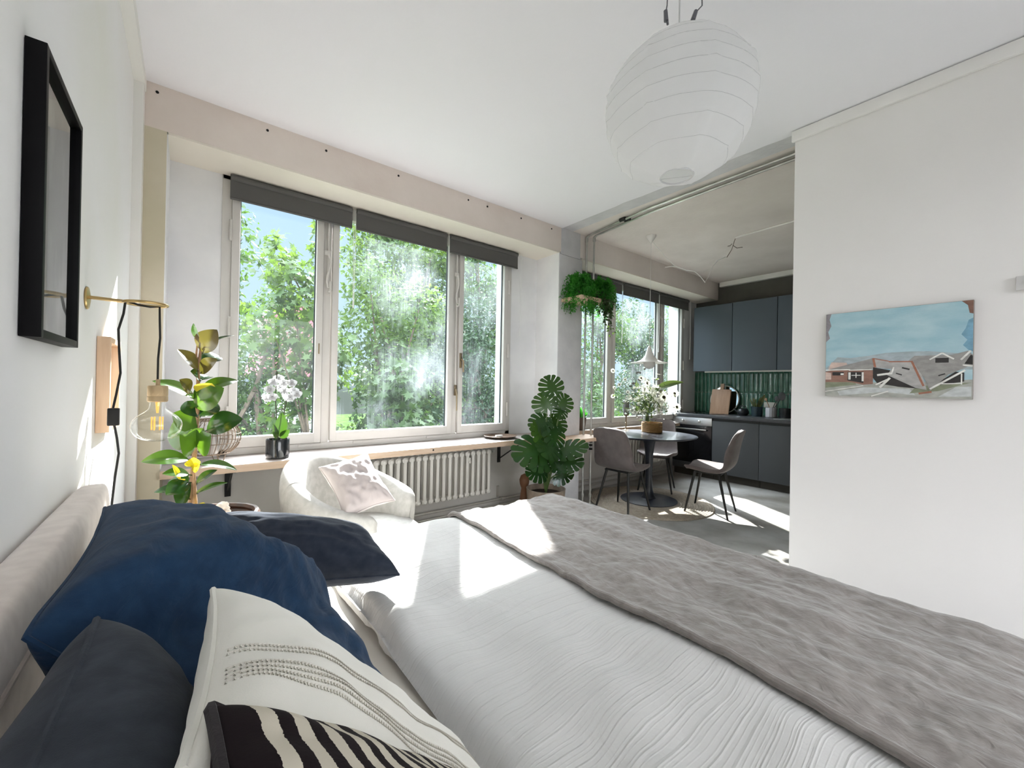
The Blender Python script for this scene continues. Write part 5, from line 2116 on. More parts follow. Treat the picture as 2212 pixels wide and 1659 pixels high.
b.box(CX, y0, 0.742, CX + 0.029, y1, 0.852, 0.002)
cp = b.build('control_panel', M['brushed_steel'], ov)
for yk in (3.18, 2.935):
    MB().lathe([(0, 0.022), (0.012, 0.022), (0.017, 0.018), (0.019, 0.0), (0, 0.0)], (CX, yk, 0.797), 24, axis=(-1, 0, 0)).build('knob', M['steel'], cp)
b = MB()
b.box(CX - 0.002, y0, 0.20, CX + 0.029, y1, 0.738, 0.002)
od = b.build('door', M['oven_black'], ov)
b = MB()
b.box(CX - 0.045, y0 + 0.06, 0.672, CX - 0.032, y1 - 0.02, 0.692, 0.003)
for yk in (y0 + 0.09, y1 - 0.05):
    b.box(CX - 0.034, yk, 0.675, CX - 0.001, yk + 0.015, 0.689)
b.build('handle', M['steel'], od)
MB().box(CX + 0.001, y0, 0.105, CX + 0.029, y1, 0.196, 0.002).build('drawer_front', M['cabinet_grey'], ov)
MB().box(CX + 0.06, y0, 0.0, CX + 0.08, y1, 0.10).build('plinth', M['plinth_dark'], ov)
lbl = ['grey handleless base cabinet right next to the oven', 'grey handleless base cabinet under the utensil crock, beside the white wall edge',
       'grey base cabinet farther along, behind the white partition wall', 'grey base cabinet behind the partition, second from last', 'last grey base cabinet of the row behind the partition']
for i in range(2):
    y1, y0 = YY[i + 1] - 0.0015, YY[i + 2] + 0.0015
    t = thing('base_cabinet', lbl[i], 'cabinet', (CX + 0.3, (y0 + y1) / 2, 0), 0, 'base cabinets')
    MB().box(CX + 0.022, y0, 0.10, 6.40, y1, 0.855).build('body', M['cabinet_grey'], t)
    MB().box(CX, y0 + 0.001, 0.104, CX + 0.020, y1 - 0.001, 0.822, 0.002).build('door', M['cabinet_grey'], t)
    MB().box(CX + 0.0225, y0, 0.826, CX + 0.024, y1, 0.853).build('grip_rail', M['plinth_dark'], t)
    MB().box(CX + 0.06, y0, 0.0, CX + 0.08, y1, 0.10).build('plinth', M['plinth_dark'], t)
b = MB()
b.box(CX - 0.02, YY[3] - 0.1, 0.858, 6.398, 3.362, 0.898, 0.003)
wt = b.build('worktop', M['worktop'])
tag(wt, 'dark grey kitchen worktop running over the oven and base cabinets', 'worktop')
MB().box(CX + 0.10, 2.79, 0.8985, 6.25, 3.31, 0.9035, 0.002).build('hob', M['oven_black'], wt)
MB().box(CX + 0.07, 1.60, 0.8985, 6.15, 2.02, 0.902, 0.002).build('sink_rim', M['steel'], wt)
for i, lb in enumerate(('blue-grey wall cabinet nearest the kitchen window', 'blue-grey wall cabinet in the middle, above the cutting board', 'blue-grey wall cabinet partly hidden by the white wall edge')):
    ys = (3.215, 2.646, 2.076, 1.50)
    y1, y0 = ys[i] - 0.002, ys[i + 1] + 0.002
    t = thing('wall_cabinet', lb, 'cabinet', (6.25, (y0 + y1) / 2, 1.53), 0, 'wall cabinets')
    MB().box(6.092, y0, 1.535, 6.424, y1, 2.50).build('body', M['cabinet_upper'], t)
    MB().box(6.07, y0 + 0.002, 1.53, 6.089, y1 - 0.002, 2.50, 0.002).build('door', M['cabinet_upper'], t)
b = MB()
b.box(6.16, 1.50, 1.512, 6.19, 3.08, 1.533, 0.003)
o = b.build('light_strip', M['white_paint'])
tag(o, 'thin white light strip under the wall cabinets above the green tiles', 'lamp')
# tiles
b = MB()
b.k = 1
b.box(6.415, 1.40, 0.90, 6.43, 3.364, 1.535)
b.k = 0
rnd = random.Random(31)
y = 3.362
while y > 1.45:
    for (z0, z1) in ((0.902, 1.212), (1.215, 1.53)):
        tx, tz = rnd.gauss(0, 0.0011), rnd.gauss(0, 0.0008)
        x = 6.409 + rnd.gauss(0, 0.0005)
        ya, yb_ = y - 0.0615, y - 0.0012
        sd = rnd.random() * 50

        def face(u, v):
            ed = min(1.0, min(u, 1 - u) * 14, min(v, 1 - v) * 60)
            bul = 0.0016 * (1 - (2 * u - 1) ** 2) + 0.0011 * nz(u * 1.6 + sd, v * 3.6, sd)
            return Vector((x + tx * (2 * u - 1) + tz * (2 * v - 1) - bul + 0.006 * (1 - ed), ya + (yb_ - ya) * u, z0 + (z1 - z0) * v))
        b.grid(face, 9, 17)
    y -= 0.0627
o = struct(b.build('wall_tiles', [M['tile_green'], M['grout']], angle=60))

# on the worktop
mat('oak_board', (0.30, 0.17, 0.095), 0.5, col2=(0.38, 0.23, 0.14), nscale=3.5, stretch=(1, 9, 1), contrast=(0.3, 0.7))
WZ = 0.898


def kx(px, X):
    return at(px, 880, X=X).y


y0, y1 = kx(1577, 6.24), kx(1536, 6.24)
yc = kx(1559, 6.27)
b = MB()
zt = WZ + 0.365
b.box(6.235, y0, WZ + 0.002, 6.262, y1, zt, 0.006)
b.box(6.235, yc - 0.026, zt - 0.01, 6.262, yc + 0.026, zt + 0.085, 0.006)
sh_ = Matrix(((1, 0, 0.22, -0.22 * WZ), (0, 1, 0, 0), (0, 0, 1, 0), (0, 0, 0, 1)))
b.v = [Matrix.Translation((-0.05, 0, 0)) @ (sh_ @ v) for v in b.v]
o = b.build('cutting_board', M['oak_board'])
tag(o, 'large rectangular wooden cutting board with a stub handle leaning on the green tiles', 'cutting board')
rc = at(1566, 856, X=6.36)
mat('rim_white', (0.75, 0.72, 0.64), 0.5)
mat('mirror_glass', (0.7, 0.8, 0.78), 0.06, 1.0)
rr_ = 0.205
rc = Vector((6.345, rc.y, WZ + rr_ + 0.008))
t = thing('round_tray', 'round mirrored tray with a white rim behind the wooden cutting board', 'tray', (6.345, rc.y, WZ))
tl_ = Vector((-1, 0, 0.16)).normalized()
e2 = Vector((0, 0, 1)) - tl_ * tl_.z
e2.normalize()
ring = [rc + Vector((0, 1, 0)) * rr_ * math.cos(2 * math.pi * k / 56) + e2 * rr_ * math.sin(2 * math.pi * k / 56) for k in range(56)]
MB().tube(ring, 0.0075, 8, closed=True).build('rim', M['rim_white'], t)
MB().lathe([(0, -0.004), (rr_ - 0.003, -0.004), (rr_ - 0.003, 0.001), (0, 0.001)], rc, 56, axis=tl_).build('plate', M['mirror_glass'], t)
mat('pot_blue', (0.018, 0.035, 0.045), 0.4)
mat('stone_dark', (0.012, 0.014, 0.016), 0.3)
mat('crock_white', (0.42, 0.41, 0.43), 0.5)
leaf_mat('snake_leaf', (0.03, 0.05, 0.016), (0.13, 0.12, 0.03), 0.45, 0.15, (0.2, 0.25, 0.05), nscale=14)
KX_ = 6.17
q = Vector((KX_, kx(1605, KX_), WZ))
t = thing('teapot', 'squat black teapot with a pale lid beside the round tray', 'teapot', tuple(q))
MB().lathe([(0, 0), (0.05, 0), (0.075, 0.03), (0.078, 0.06), (0.06, 0.09), (0.03, 0.10), (0, 0.103)], q, 28).build('body', M['stone_dark'], t)
MB().tube([q + Vector((0, 0.07, 0.05)), q + Vector((0, 0.10, 0.07)), q + Vector((0, 0.12, 0.10))], [0.016, 0.012, 0.009], 10).build('spout', M['stone_dark'], t)
MB().tube([q + Vector((0, 0.04, 0.088)), q + Vector((0, 0.03, 0.135)), q + Vector((0, -0.03, 0.135)), q + Vector((0, -0.05, 0.085))], 0.006, 8).build('handle', M['stone_dark'], t)
q = Vector((KX_, kx(1635, KX_), WZ))
t = thing('potted_plant', 'snake plant in a dark blue pot on the worktop', 'plant', tuple(q))
MB().lathe([(0, 0), (0.062, 0), (0.075, 0.135), (0.068, 0.135), (0.06, 0.12), (0, 0.12)], q, 28).build('pot', M['pot_blue'], t)
for i, (dx, dy, hh, wd) in enumerate(((0, -0.10, 0.19, 0.045), (0.02, -0.05, 0.15, 0.05), (-0.01, 0.04, 0.14, 0.04), (0.0, 0.09, 0.12, 0.03), (-0.03, 0.0, 0.12, 0.05))):
    b = MB()
    blade(b, q + Vector((dx * 0.3, dy * 0.25, 0.12)), q + Vector((dx, dy, 0.12 + hh)), wd, (-1, 0.3 * i - 0.5, 0.1), 0.06, 0.3, 8, lambda x: (0.75 + 0.25 * x) * math.sqrt(max(0, 1 - x ** 4)), 4)
    b.build('leaf', M['snake_leaf'], t, angle=180)
q = Vector((KX_ - 0.02, kx(1666, KX_ - 0.02), WZ))
b = MB()
n_ = 48
prof = [(0.0, 0.0), (0.058, 0.0), (0.064, 0.006), (0.064, 0.125), (0.060, 0.13), (0.055, 0.125), (0.052, 0.01), (0.0, 0.01)]
vs0 = len(b.v)
b.lathe(prof, (0, 0, 0), n_)
for v in b.v:
    a = math.atan2(v.y, v.x)
    s = 1 + 0.035 * math.cos(a * 14)
    v.x *= s
    v.y *= s
b.v = [v + q for v in b.v]
o = b.build('utensil_crock', M['crock_white'])
tag(o, 'ribbed pale crock on the worktop holding the cooking utensils', 'crock')
ut = [('cooking_spoon', 'black cooking spoon in the crock, leaning right', -0.06, 0.105, 0.030, 'stone_dark'), ('cooking_spoon', 'wooden spoon in the crock, leaning left', 0.06, 0.10, 0.016, 'oak_board'), ('skimmer', 'black round skimmer in the crock, the biggest head', -0.11, 0.13, 0.045, 'stone_dark')]
for nm, lb, dy, hh, rd, mm in ut:
    t = thing(nm, lb, 'utensil', tuple(q + Vector((0, 0, 0.012))), 0, 'cooking utensils')
    tip = q + Vector((0, dy, 0.13 + hh))
    MB().tube([q + Vector((0, dy * -0.1, 0.014)), q + Vector((0, dy * 0.35, 0.13)), tip], 0.005, 8).build('handle', M[mm], t)
    b = MB()
    b.lathe([(0, -0.006), (rd * 0.7, -0.005), (rd, 0.0), (rd * 0.7, 0.003), (0, 0.002)], tip + Vector((0, dy * 0.12, rd * 0.6)), 20, axis=(-1, 0, 0.1))
    for v in b.v:
        v.z = tip.z + rd * 0.6 + (v.z - tip.z - rd * 0.6) * 1.25
    b.build('head', M[mm], t)
q = Vector((KX_, kx(1698, KX_), WZ))
o = MB().lathe([(0, 0), (0.07, 0), (0.078, 0.02), (0.078, 0.13), (0.072, 0.13), (0.07, 0.02), (0, 0.012)], q, 28).build('canister', M['stone_dark'])
tag(o, 'dark open canister at the right end of the visible worktop', 'canister')
ys = kx(1663, 6.40)
t = thing('wall_socket', 'pale double socket plate on the green tiles behind the crock', 'socket', (6.405, ys, 1.02))
MB().box(6.395, ys - 0.075, 1.02, 6.407, ys + 0.075, 1.095, 0.003).build('plate', M['rim_white'], t)
for dy in (-0.036, 0.036):
    MB().lathe([(0.018, 0.002), (0.022, 0.002), (0.022, 0.0), (0.018, -0.0), (0.0, -0.004)], (6.394, ys + dy, 1.057), 20, axis=(-1, 0, 0)).build('outlet', M['rim_white'], t)

# ------------------------------------------------------------------ kitchen ceiling: pendant, cord, cable channel
mat('lamp_white', (0.80, 0.78, 0.75), 0.4)
leaf_mat('opal', (0.8, 0.79, 0.77), (0.82, 0.8, 0.78), 0.4, 0.35, (0.85, 0.85, 0.85))
PL = Vector((3.89, 2.55, 0))
t = thing('pendant_lamp', 'white flared pendant lamp over the dining table', 'lamp', (PL.x, PL.y, 1.47))
MB().lathe([(0.010, 1.715), (0.016, 1.70), (0.030, 1.655), (0.052, 1.605), (0.085, 1.567), (0.13, 1.546), (0.195, 1.535), (0.197, 1.532), (0.13, 1.541), (0.08, 1.560), (0.046, 1.60), (0.02, 1.66), (0.0, 1.70)], PL, 48).build('shade', M['lamp_white'], t, angle=70)
MB().lathe([(0.0, 1.468), (0.035, 1.475), (0.057, 1.50), (0.062, 1.53), (0.05, 1.56), (0.03, 1.59), (0.0, 1.6)], PL, 32).build('globe', M['opal'], t)
MB().tube([PL + Vector((0, 0, 1.71)), PL + Vector((0, 0, 2.85))], 0.0028, 6).build('cord', M['lamp_white'], t)
MB().lathe([(0, 2.825), (0.008, 2.825), (0.05, 2.885), (0.055, 2.903), (0, 2.903)], PL, 28).build('canopy', M['lamp_white'], t)
def swag(px):
    return [at(x, y, d=d) for x, y, d in px]
t = thing('cable_swag', 'loose white cable looping under the kitchen ceiling with a bare twig', 'cable', tuple(at(1523, 610, d=4.45)))
P_ = swag(((1411, 524, 4.36), (1435, 552, 4.36), (1458, 575, 4.38), (1480, 583, 4.4), (1500, 586, 4.42), (1512, 596, 4.44), (1523, 610, 4.46), (1530, 598, 4.48), (1540, 575, 4.5), (1552, 562, 4.5), (1568, 555, 4.5)))
MB().tube(P_, 0.0038, 6).build('cable', M['lamp_white'], t)
MB().tube(swag(((1437, 577, 4.38), (1458, 575, 4.38), (1484, 584, 4.41), (1502, 586, 4.42))), [0.004, 0.006, 0.006, 0.003], 6).build('twig', M['lamp_white'], t)
MB().tube(swag(((1502, 586, 4.42), (1515, 588, 4.43), (1530, 582, 4.44))), 0.002, 5).build('strand', M['lamp_white'], t)
q0, q1 = at(1589, 513, Z=2.897), at(1713, 478, Z=2.897)
t = thing('cable_channel', 'thin white cable channel on the kitchen ceiling', 'cable channel', tuple(q0))
MB().tube([q0, q1 + (q1 - q0) * 0.5], 0.010, 6).build('channel', M['lamp_white'], t)
mat('wire_brown', (0.10, 0.075, 0.045), 0.6)
for pts in ([(1589, 514), (1586, 522), (1583, 532), (1580, 540)], [(1583, 530), (1592, 536), (1604, 534)], [(1581, 527), (1577, 531), (1572, 532)], [(1580, 540), (1575, 548), (1570, 556)]):
    MB().tube([at(x, y, d=4.47) for x, y in pts], 0.003, 6).build('loose_wire', M['wire_brown'], t)

# ------------------------------------------------------------------ paper lantern
leaf_mat('rice_paper', (0.86, 0.86, 0.87), (0.90, 0.90, 0.90), 0.6, 0.55, (0.95, 0.95, 0.95))
mat('rib_grey', (0.62, 0.62, 0.63), 0.6)
LC = Vector((1.483, 0.864, 2.342))
LR, LH = 0.280, 0.252
t = thing('paper_lantern', 'big white paper lantern hanging from the bedroom ceiling', 'lamp', (LC.x, LC.y, LC.z - LH))
nr = 10


def lr(tt):
    # tt from -1 (bottom) to 1 (top)
    return LR * math.sqrt(max(0.0, 1 - (tt * 0.982) ** 2)) ** 0.92


b = MB()
NPAN = 8
NA, NVV = NPAN * 9, nr * 5


def lant(u, v):
    a = 2 * math.pi * u + 0.15
    tt = -1 + 2 * v
    r = lr(tt)
    rib = (v * nr) % 1.0
    r *= 1 - 0.012 * math.sin(math.pi * rib)
    pan = (u * NPAN) % 1.0
    r *= 1 - 0.045 * (4 * pan * (1 - pan)) * 0.55
    seam = max(0.0, 1 - min(pan, 1 - pan) * 11)
    r += seam * (0.009 * nz(tt * 16, a * 3, 1) + 0.003)
    r += 0.0018 * nz(a * 6, tt * 9, 3)
    return LC + Vector((r * math.cos(a), r * math.sin(a), LH * tt + 0.006 * nz(a * 2, tt, 9)))


b.grid(lant, NA, NVV + 1, closed_u=True)
b.build('paper', M['rice_paper'], t, angle=50)
for k in range(1, nr):
    v = k / nr
    ring = [LC + (lant(j / 80, v) - LC) * 0.9985 for j in range(80)]
    MB().tube(ring, 0.0009, 5, closed=True).build('rib', M['rib_grey'], t)
for s_, nm in ((-1, 'bottom_ring'), (1, 'top_ring')):
    r = lr(s_)
    MB().tube([LC + Vector((r * math.cos(2 * math.pi * k / 40), r * math.sin(2 * math.pi * k / 40), s_ * LH)) for k in range(40)], 0.003, 6, closed=True).build(nm, M['rib_grey'], t)
b = MB()
b.tube([LC + Vector((0, 0, 0.12)), Vector((LC.x, LC.y, H + 0.002))], 0.003, 8)
b.build('cord', M['rib_grey'], t)
b = MB()
b.tube([LC + Vector((-lr(1), 0, LH)), LC + Vector((lr(1), 0, LH))], 0.002, 6)
b.tube([LC + Vector((0, 0, 0.12)), LC + Vector((0, 0, 0.05))], 0.018, 12)
b.lathe([(0.0, -0.06), (0.02, -0.055), (0.03, -0.03), (0.025, 0.0), (0.013, 0.04), (0.013, 0.06)], LC + Vector((0, 0, 0)), 16)
b.build('bulb_holder', M['lamp_white'], t)
mat('connector_grey', (0.13, 0.13, 0.15), 0.5)
for i, (px0, px1, lb) in enumerate(((1438, 1441, 'left dark wire end with a connector hanging by the paper lantern'), (1502, 1514, 'right dark wire end with a connector hanging by the paper lantern'))):
    A = at(px0, 28, d=1.50)
    T = Vector((LC.x + (-0.03 if i == 0 else 0.03), LC.y + (0.03 if i == 0 else -0.03), H + 0.001))
    t = thing('connector_wire', lb, 'wire', tuple(A), 0, 'wire ends by the lantern')
    side = RT * (0.015 if i else 0.0)
    MB().tube([A, at(px1, 12, d=1.51) + side * 0.3, at(px1 + 2, -30, d=1.54), T], 0.0024, 6).build('wire', M['connector_grey'], t)
    b = MB()
    dn = Vector((-0.25 if i else 0.15, 0.2 if i else 0, -1)).normalized()
    b.tube([A - dn * 0.008, A + dn * 0.028], [0.007, 0.0085], 8)
    b.tube([A + dn * 0.028 + RT * 0.004, A + dn * 0.04 + RT * 0.005], 0.0045, 6)
    b.build('connector', M['connector_grey'], t)

# ------------------------------------------------------------------ painting on the right wall
mat('canvas_edge', (0.30, 0.27, 0.25), 0.8)
PY0, PY1, PZ0, PZ1 = 0.172, 0.754, 1.235, 1.715
PXF = XR - 0.030
pa = thing('painting', 'unframed canvas painting of a collapsed house under a blue sky on the white wall', 'painting', (XR, (PY0 + PY1) / 2, PZ0))
MB().box(PXF, PY0, PZ0, XR - 0.001, PY1, PZ1, 0.003).build('canvas', M['canvas_edge'], pa)
m = mat('paint_sky', (0.27, 0.47, 0.56), 0.6, col2=(0.46, 0.62, 0.67), nscale=4, stretch=(1, 1.2, 3.5), bump=0.3, bscale=60, contrast=(0.3, 0.7), bstretch=(1, 1, 5))
PCOL = {'hill': (0.33, 0.38, 0.41), 'ground': (0.34, 0.34, 0.31), 'ground2': (0.46, 0.48, 0.48), 'grass': (0.20, 0.22, 0.15), 'roof': (0.27, 0.26, 0.25), 'roof2': (0.36, 0.35, 0.34), 'rust': (0.30, 0.13, 0.085),
        'wall': (0.24, 0.13, 0.10), 'pink': (0.55, 0.42, 0.37), 'white': (0.66, 0.65, 0.62), 'dark': (0.03, 0.027, 0.027), 'brown': (0.19, 0.10, 0.075), 'blue': (0.16, 0.31, 0.42), 'mauve': (0.22, 0.20, 0.22)}
pm = [M['paint_sky']]
pk = {}
for n_, c in PCOL.items():
    pk[n_] = len(pm)
    pm.append(mat('paint_' + n_, c, 0.6, col2=tuple(min(1, v * 1.3) for v in c), nscale=26, stretch=(1, 1, 2), bump=0.3, bscale=70))
b = MB()
lay = [0]


def brush(kind, pts):
    lay[0] += 1
    x = PXF - 0.0004 - 0.00006 * lay[0]
    b.k = pk.get(kind, 0)
    b.add([(x, PY1 + (PY0 - PY1) * u, PZ0 + (PZ1 - PZ0) * v) for u, v in pts], [tuple(range(len(pts)))])


def line(kind, u0, v0, u1, v1, w):
    dx, dy = (u1 - u0) * 1.2, v1 - v0
    L = math.hypot(dx, dy)
    nx_, ny_ = -dy / L * w / 2 / 1.2, dx / L * w / 2
    brush(kind, [(u0 + nx_, v0 + ny_), (u1 + nx_, v1 + ny_), (u1 - nx_, v1 - ny_), (u0 - nx_, v0 - ny_)])


brush('sky', [(0.004, 0.004), (0.996, 0.004), (0.996, 0.996), (0.004, 0.996)])
brush('mauve', [(0.004, 0.996), (0.045, 0.996), (0.03, 0.93), (0.045, 0.85), (0.02, 0.78), (0.035, 0.70), (0.004, 0.66)])
brush('blue', [(0.996, 0.82), (0.97, 0.80), (0.955, 0.72), (0.93, 0.66), (0.965, 0.6), (0.94, 0.55), (0.97, 0.50), (0.996, 0.48)])
brush('brown', [(0.93, 0.996), (0.996, 0.996), (0.996, 0.86), (0.975, 0.87), (0.965, 0.95)])
brush('hill', [(0.0, 0.33), (0.10, 0.47), (0.2, 0.455), (0.34, 0.475), (0.46, 0.50), (0.60, 0.505), (0.75, 0.50), (0.9, 0.47), (0.996, 0.45), (0.996, 0.3)])
brush('ground', [(0.004, 0.0), (0.996, 0.0), (0.996, 0.20), (0.6, 0.16), (0.3, 0.17), (0.004, 0.19)])
brush('grass', [(0.004, 0.10), (0.25, 0.14), (0.23, 0.18), (0.004, 0.19)])
brush('ground2', [(0.12, 0.01), (0.45, 0.06), (0.66, 0.03), (0.62, 0.10), (0.3, 0.11), (0.10, 0.06)])
brush('ground2', [(0.80, 0.02), (0.99, 0.03), (0.99, 0.13), (0.9, 0.12)])
brush('grass', [(0.62, 0.05), (0.8, 0.08), (0.99, 0.17), (0.8, 0.15), (0.66, 0.12)])
brush('pink', [(0.02, 0.31), (0.05, 0.41), (0.17, 0.40), (0.18, 0.37)])
brush('roof', [(0.03, 0.325), (0.37, 0.445), (0.40, 0.33), (0.2, 0.30)])
brush('wall', [(0.004, 0.17), (0.004, 0.30), (0.05, 0.31), (0.37, 0.31), (0.37, 0.15), (0.3, 0.14), (0.2, 0.17)])
brush('pink', [(0.004, 0.20), (0.004, 0.29), (0.05, 0.28), (0.05, 0.20)])
brush('dark', [(0.06, 0.25), (0.06, 0.29), (0.15, 0.29), (0.15, 0.25)])
brush('dark', [(0.18, 0.19), (0.18, 0.29), (0.30, 0.29), (0.30, 0.16)])
line('white', 0.004, 0.315, 0.20, 0.318, 0.012)
line('white', 0.19, 0.31, 0.36, 0.315, 0.012)
line('white', 0.195, 0.20, 0.195, 0.285, 0.022)
line('white', 0.295, 0.18, 0.295, 0.285, 0.018)
line('white', 0.21, 0.25, 0.28, 0.25, 0.008)
line('white', 0.245, 0.22, 0.245, 0.28, 0.008)
line('white', 0.125, 0.265, 0.15, 0.265, 0.02)
brush('roof', [(0.60, 0.39), (0.65, 0.455), (0.88, 0.455), (0.97, 0.49), (0.996, 0.45), (0.996, 0.33), (0.7, 0.36)])
brush('dark', [(0.78, 0.375), (0.78, 0.425), (0.86, 0.425), (0.86, 0.375)])
line('white', 0.745, 0.41, 0.82, 0.475, 0.014)
line('white', 0.82, 0.475, 0.89, 0.41, 0.014)
line('white', 0.93, 0.40, 0.985, 0.49, 0.016)
brush('dark', [(0.95, 0.36), (0.985, 0.45), (0.996, 0.44), (0.996, 0.35)])
line('white', 0.94, 0.345, 0.996, 0.335, 0.014)
brush('dark', [(0.37, 0.34), (0.50, 0.30), (0.70, 0.10), (0.55, 0.12), (0.40, 0.16), (0.37, 0.22)])
brush('dark', [(0.76, 0.13), (0.90, 0.28), (0.95, 0.27), (0.95, 0.18), (0.8, 0.14)])
brush('roof2', [(0.37, 0.44), (0.48, 0.40), (0.64, 0.395), (0.70, 0.25), (0.73, 0.09), (0.66, 0.11), (0.47, 0.25), (0.50, 0.32), (0.38, 0.34)])
brush('roof', [(0.64, 0.395), (0.90, 0.36), (0.97, 0.33), (0.86, 0.25), (0.75, 0.08), (0.71, 0.22)])
line('rust', 0.37, 0.445, 0.385, 0.34, 0.02)
line('rust', 0.375, 0.44, 0.48, 0.405, 0.010)
line('rust', 0.48, 0.40, 0.64, 0.395, 0.014)
line('rust', 0.635, 0.39, 0.71, 0.13, 0.018)
line('white', 0.75, 0.10, 0.955, 0.295, 0.018)
line('white', 0.40, 0.25, 0.50, 0.27, 0.022)
line('white', 0.42, 0.11, 0.49, 0.22, 0.022)
line('white', 0.39, 0.14, 0.47, 0.20, 0.014)
line('white', 0.50, 0.26, 0.515, 0.34, 0.012)
line('white', 0.81, 0.155, 0.93, 0.16, 0.010)
line('white', 0.935, 0.15, 0.935, 0.26, 0.010)
line('dark', 0.53, 0.27, 0.57, 0.25, 0.012)
line('dark', 0.57, 0.33, 0.62, 0.31, 0.016)
line('dark', 0.80, 0.24, 0.84, 0.26, 0.012)
line('rust', 0.68, 0.05, 0.76, 0.07, 0.02)
line('white', 0.004, 0.055, 0.30, 0.13, 0.008)
line('white', 0.36, 0.01, 0.48, 0.07, 0.012)
b.build('paint', pm, pa, smooth=False)

# white box at the edge of view on the right wall
mat('box_grey', (0.62, 0.60, 0.60), 0.6)
t = thing('wall_thermostat', 'small white wall box with a dark round knob at the right edge of the wall', 'thermostat', (XR, 0.02, 1.735))
MB().box(XR - 0.024, -0.030, 1.738, XR - 0.001, 0.047, 1.802, 0.003).build('housing', M['box_grey'], t)
MB().lathe([(0, 0.012), (0.008, 0.012), (0.010, 0.0), (0, 0)], (XR - 0.024, 0.012, 1.774), 20, axis=(-1, 0, 0)).build('knob', M['connector_grey'], t)

# ------------------------------------------------------------------ outdoors
mat('lawn', (0.02, 0.04, 0.012), 1.0, col2=(0.04, 0.07, 0.02), nscale=1.5, spec=0.0)
GZ = -3.2
struct(MB().box(-40, YW + 0.4, GZ - 0.2, 60, 60, GZ).build('ground', M['lawn']))
struct(MB().box(WX0 - 2, YW + 0.24, 0.60, KX1 + 1, YW + 0.34, 0.70).build('trim_7', M['steel']))   # outer sill


def foliage_mat(name, c1, c2, tr, trc):
    return leaf_mat(name, c1, c2, 0.55, tr, trc, nscale=1.3, spec=0.3)


foliage_mat('leaf_mid', (0.010, 0.029, 0.006), (0.022, 0.050, 0.010), 0.22, (0.085, 0.17, 0.02))
foliage_mat('leaf_light', (0.018, 0.045, 0.009), (0.034, 0.066, 0.014), 0.25, (0.14, 0.24, 0.03))
foliage_mat('leaf_deep', (0.006, 0.020, 0.008), (0.013, 0.034, 0.011), 0.18, (0.045, 0.11, 0.025))
mat('bark', (0.055, 0.042, 0.03), 0.9, col2=(0.10, 0.08, 0.055), nscale=10)
NPR = np.random.RandomState(11)


def leaf_cloud(name, blobs, n, size, m, parent, lobed=False):
    """many separate leaves: pointed folded blades, or five-lobed ones"""
    cs, ws = [], np.array([b_[1][0] * b_[1][1] * b_[1][2] for b_ in blobs]) ** 0.8
    ws = ws / ws.sum()
    idx = NPR.choice(len(blobs), n, p=ws)
    C0 = np.array([b_[0] for b_ in blobs])[idx]
    R0 = np.array([b_[1] for b_ in blobs])[idx]
    d = NPR.normal(size=(n, 3))
    d /= np.linalg.norm(d, axis=1)[:, None]
    rad = NPR.uniform(0.15, 1.0, n) ** 0.45
    P = C0 + d * R0 * rad[:, None]
    nrm = d * 0.6 + NPR.normal(size=(n, 3)) * 0.7 + np.array([0, -0.15, 0.55])
    nrm /= np.linalg.norm(nrm, axis=1)[:, None]
    t = np.cross(nrm, NPR.normal(size=(n, 3)))
    t[:, 2] -= 0.35
    t -= nrm * (t * nrm).sum(1)[:, None]
    t /= np.linalg.norm(t, axis=1)[:, None]
    s = np.cross(nrm, t)
    L = size * NPR.uniform(0.6, 1.25, n)[:, None]
    if lobed:
        ang = np.radians([-180, -128, -95, -62, -48, -30, -16, 0, 16, 30, 48, 62, 95, 128])
        rr = np.array([0.1, 0.55, 0.30, 0.85, 0.45, 0.62, 0.5, 1.0, 0.5, 0.62, 0.45, 0.85, 0.30, 0.55]) * 0.62
        K = len(ang)
        V = np.stack([P + (t * math.cos(a) + s * math.sin(a)) * L * r_ for a, r_ in zip(ang, rr)], 1).reshape(-1, 3)
        F = [list(range(i * K, i * K + K)) for i in range(n)]
    else:
        shape = [(0, 0, 0), (0.35, 0.24, 0.06), (1, 0, -0.05), (0.35, -0.24, 0.06)]
        V = np.stack([P + t * L * x + s * L * y + nrm * L * z for x, y, z in shape], 1).reshape(-1, 3)
        F = []
        for i in range(n):
            o = i * 4
            F += [(o, o + 1, o + 2), (o, o + 2, o + 3)]
    base = parent.location
    V = V - np.array(base)
    me = bpy.data.meshes.new(name)
    me.from_pydata(V.tolist(), [], F)
    me.materials.append(m)
    o = bpy.data.objects.new(name, me)
    COL.objects.link(o)
    o.parent = parent
    return o


def tree(label, x, y, top, blobs, n, size, m, name='tree', lobed=False, trunk=0.10):
    t = thing(name, label, 'tree' if name == 'tree' else 'bush', (x, y, GZ), 0, 'trees outside the windows' if name == 'tree' else 'bushes outside the windows')
    rnd_ = random.Random(int(x * 100 + y))
    b = MB()
    pts = [(x + 0.12 * nz(k * 0.7, x, y) * k, y + 0.1 * nz(k * 0.7, y, 3), GZ + (top - GZ) * 0.92 * k / 7) for k in range(8)]
    b.tube(pts, [trunk * (1 - 0.11 * k) for k in range(8)], 8)
    for (c, r_) in blobs:
        k = rnd_.randint(3, 6)
        p = Vector(pts[k])
        c = Vector(c)
        b.tube([p, p.lerp(c, 0.5) + Vector((0, 0, 0.1)), c], [trunk * 0.4, trunk * 0.28, trunk * 0.1], 6)
    b.build('trunk', M['bark'], t)
    leaf_cloud('foliage', blobs, n, size, M[m], t, lobed)
    return t


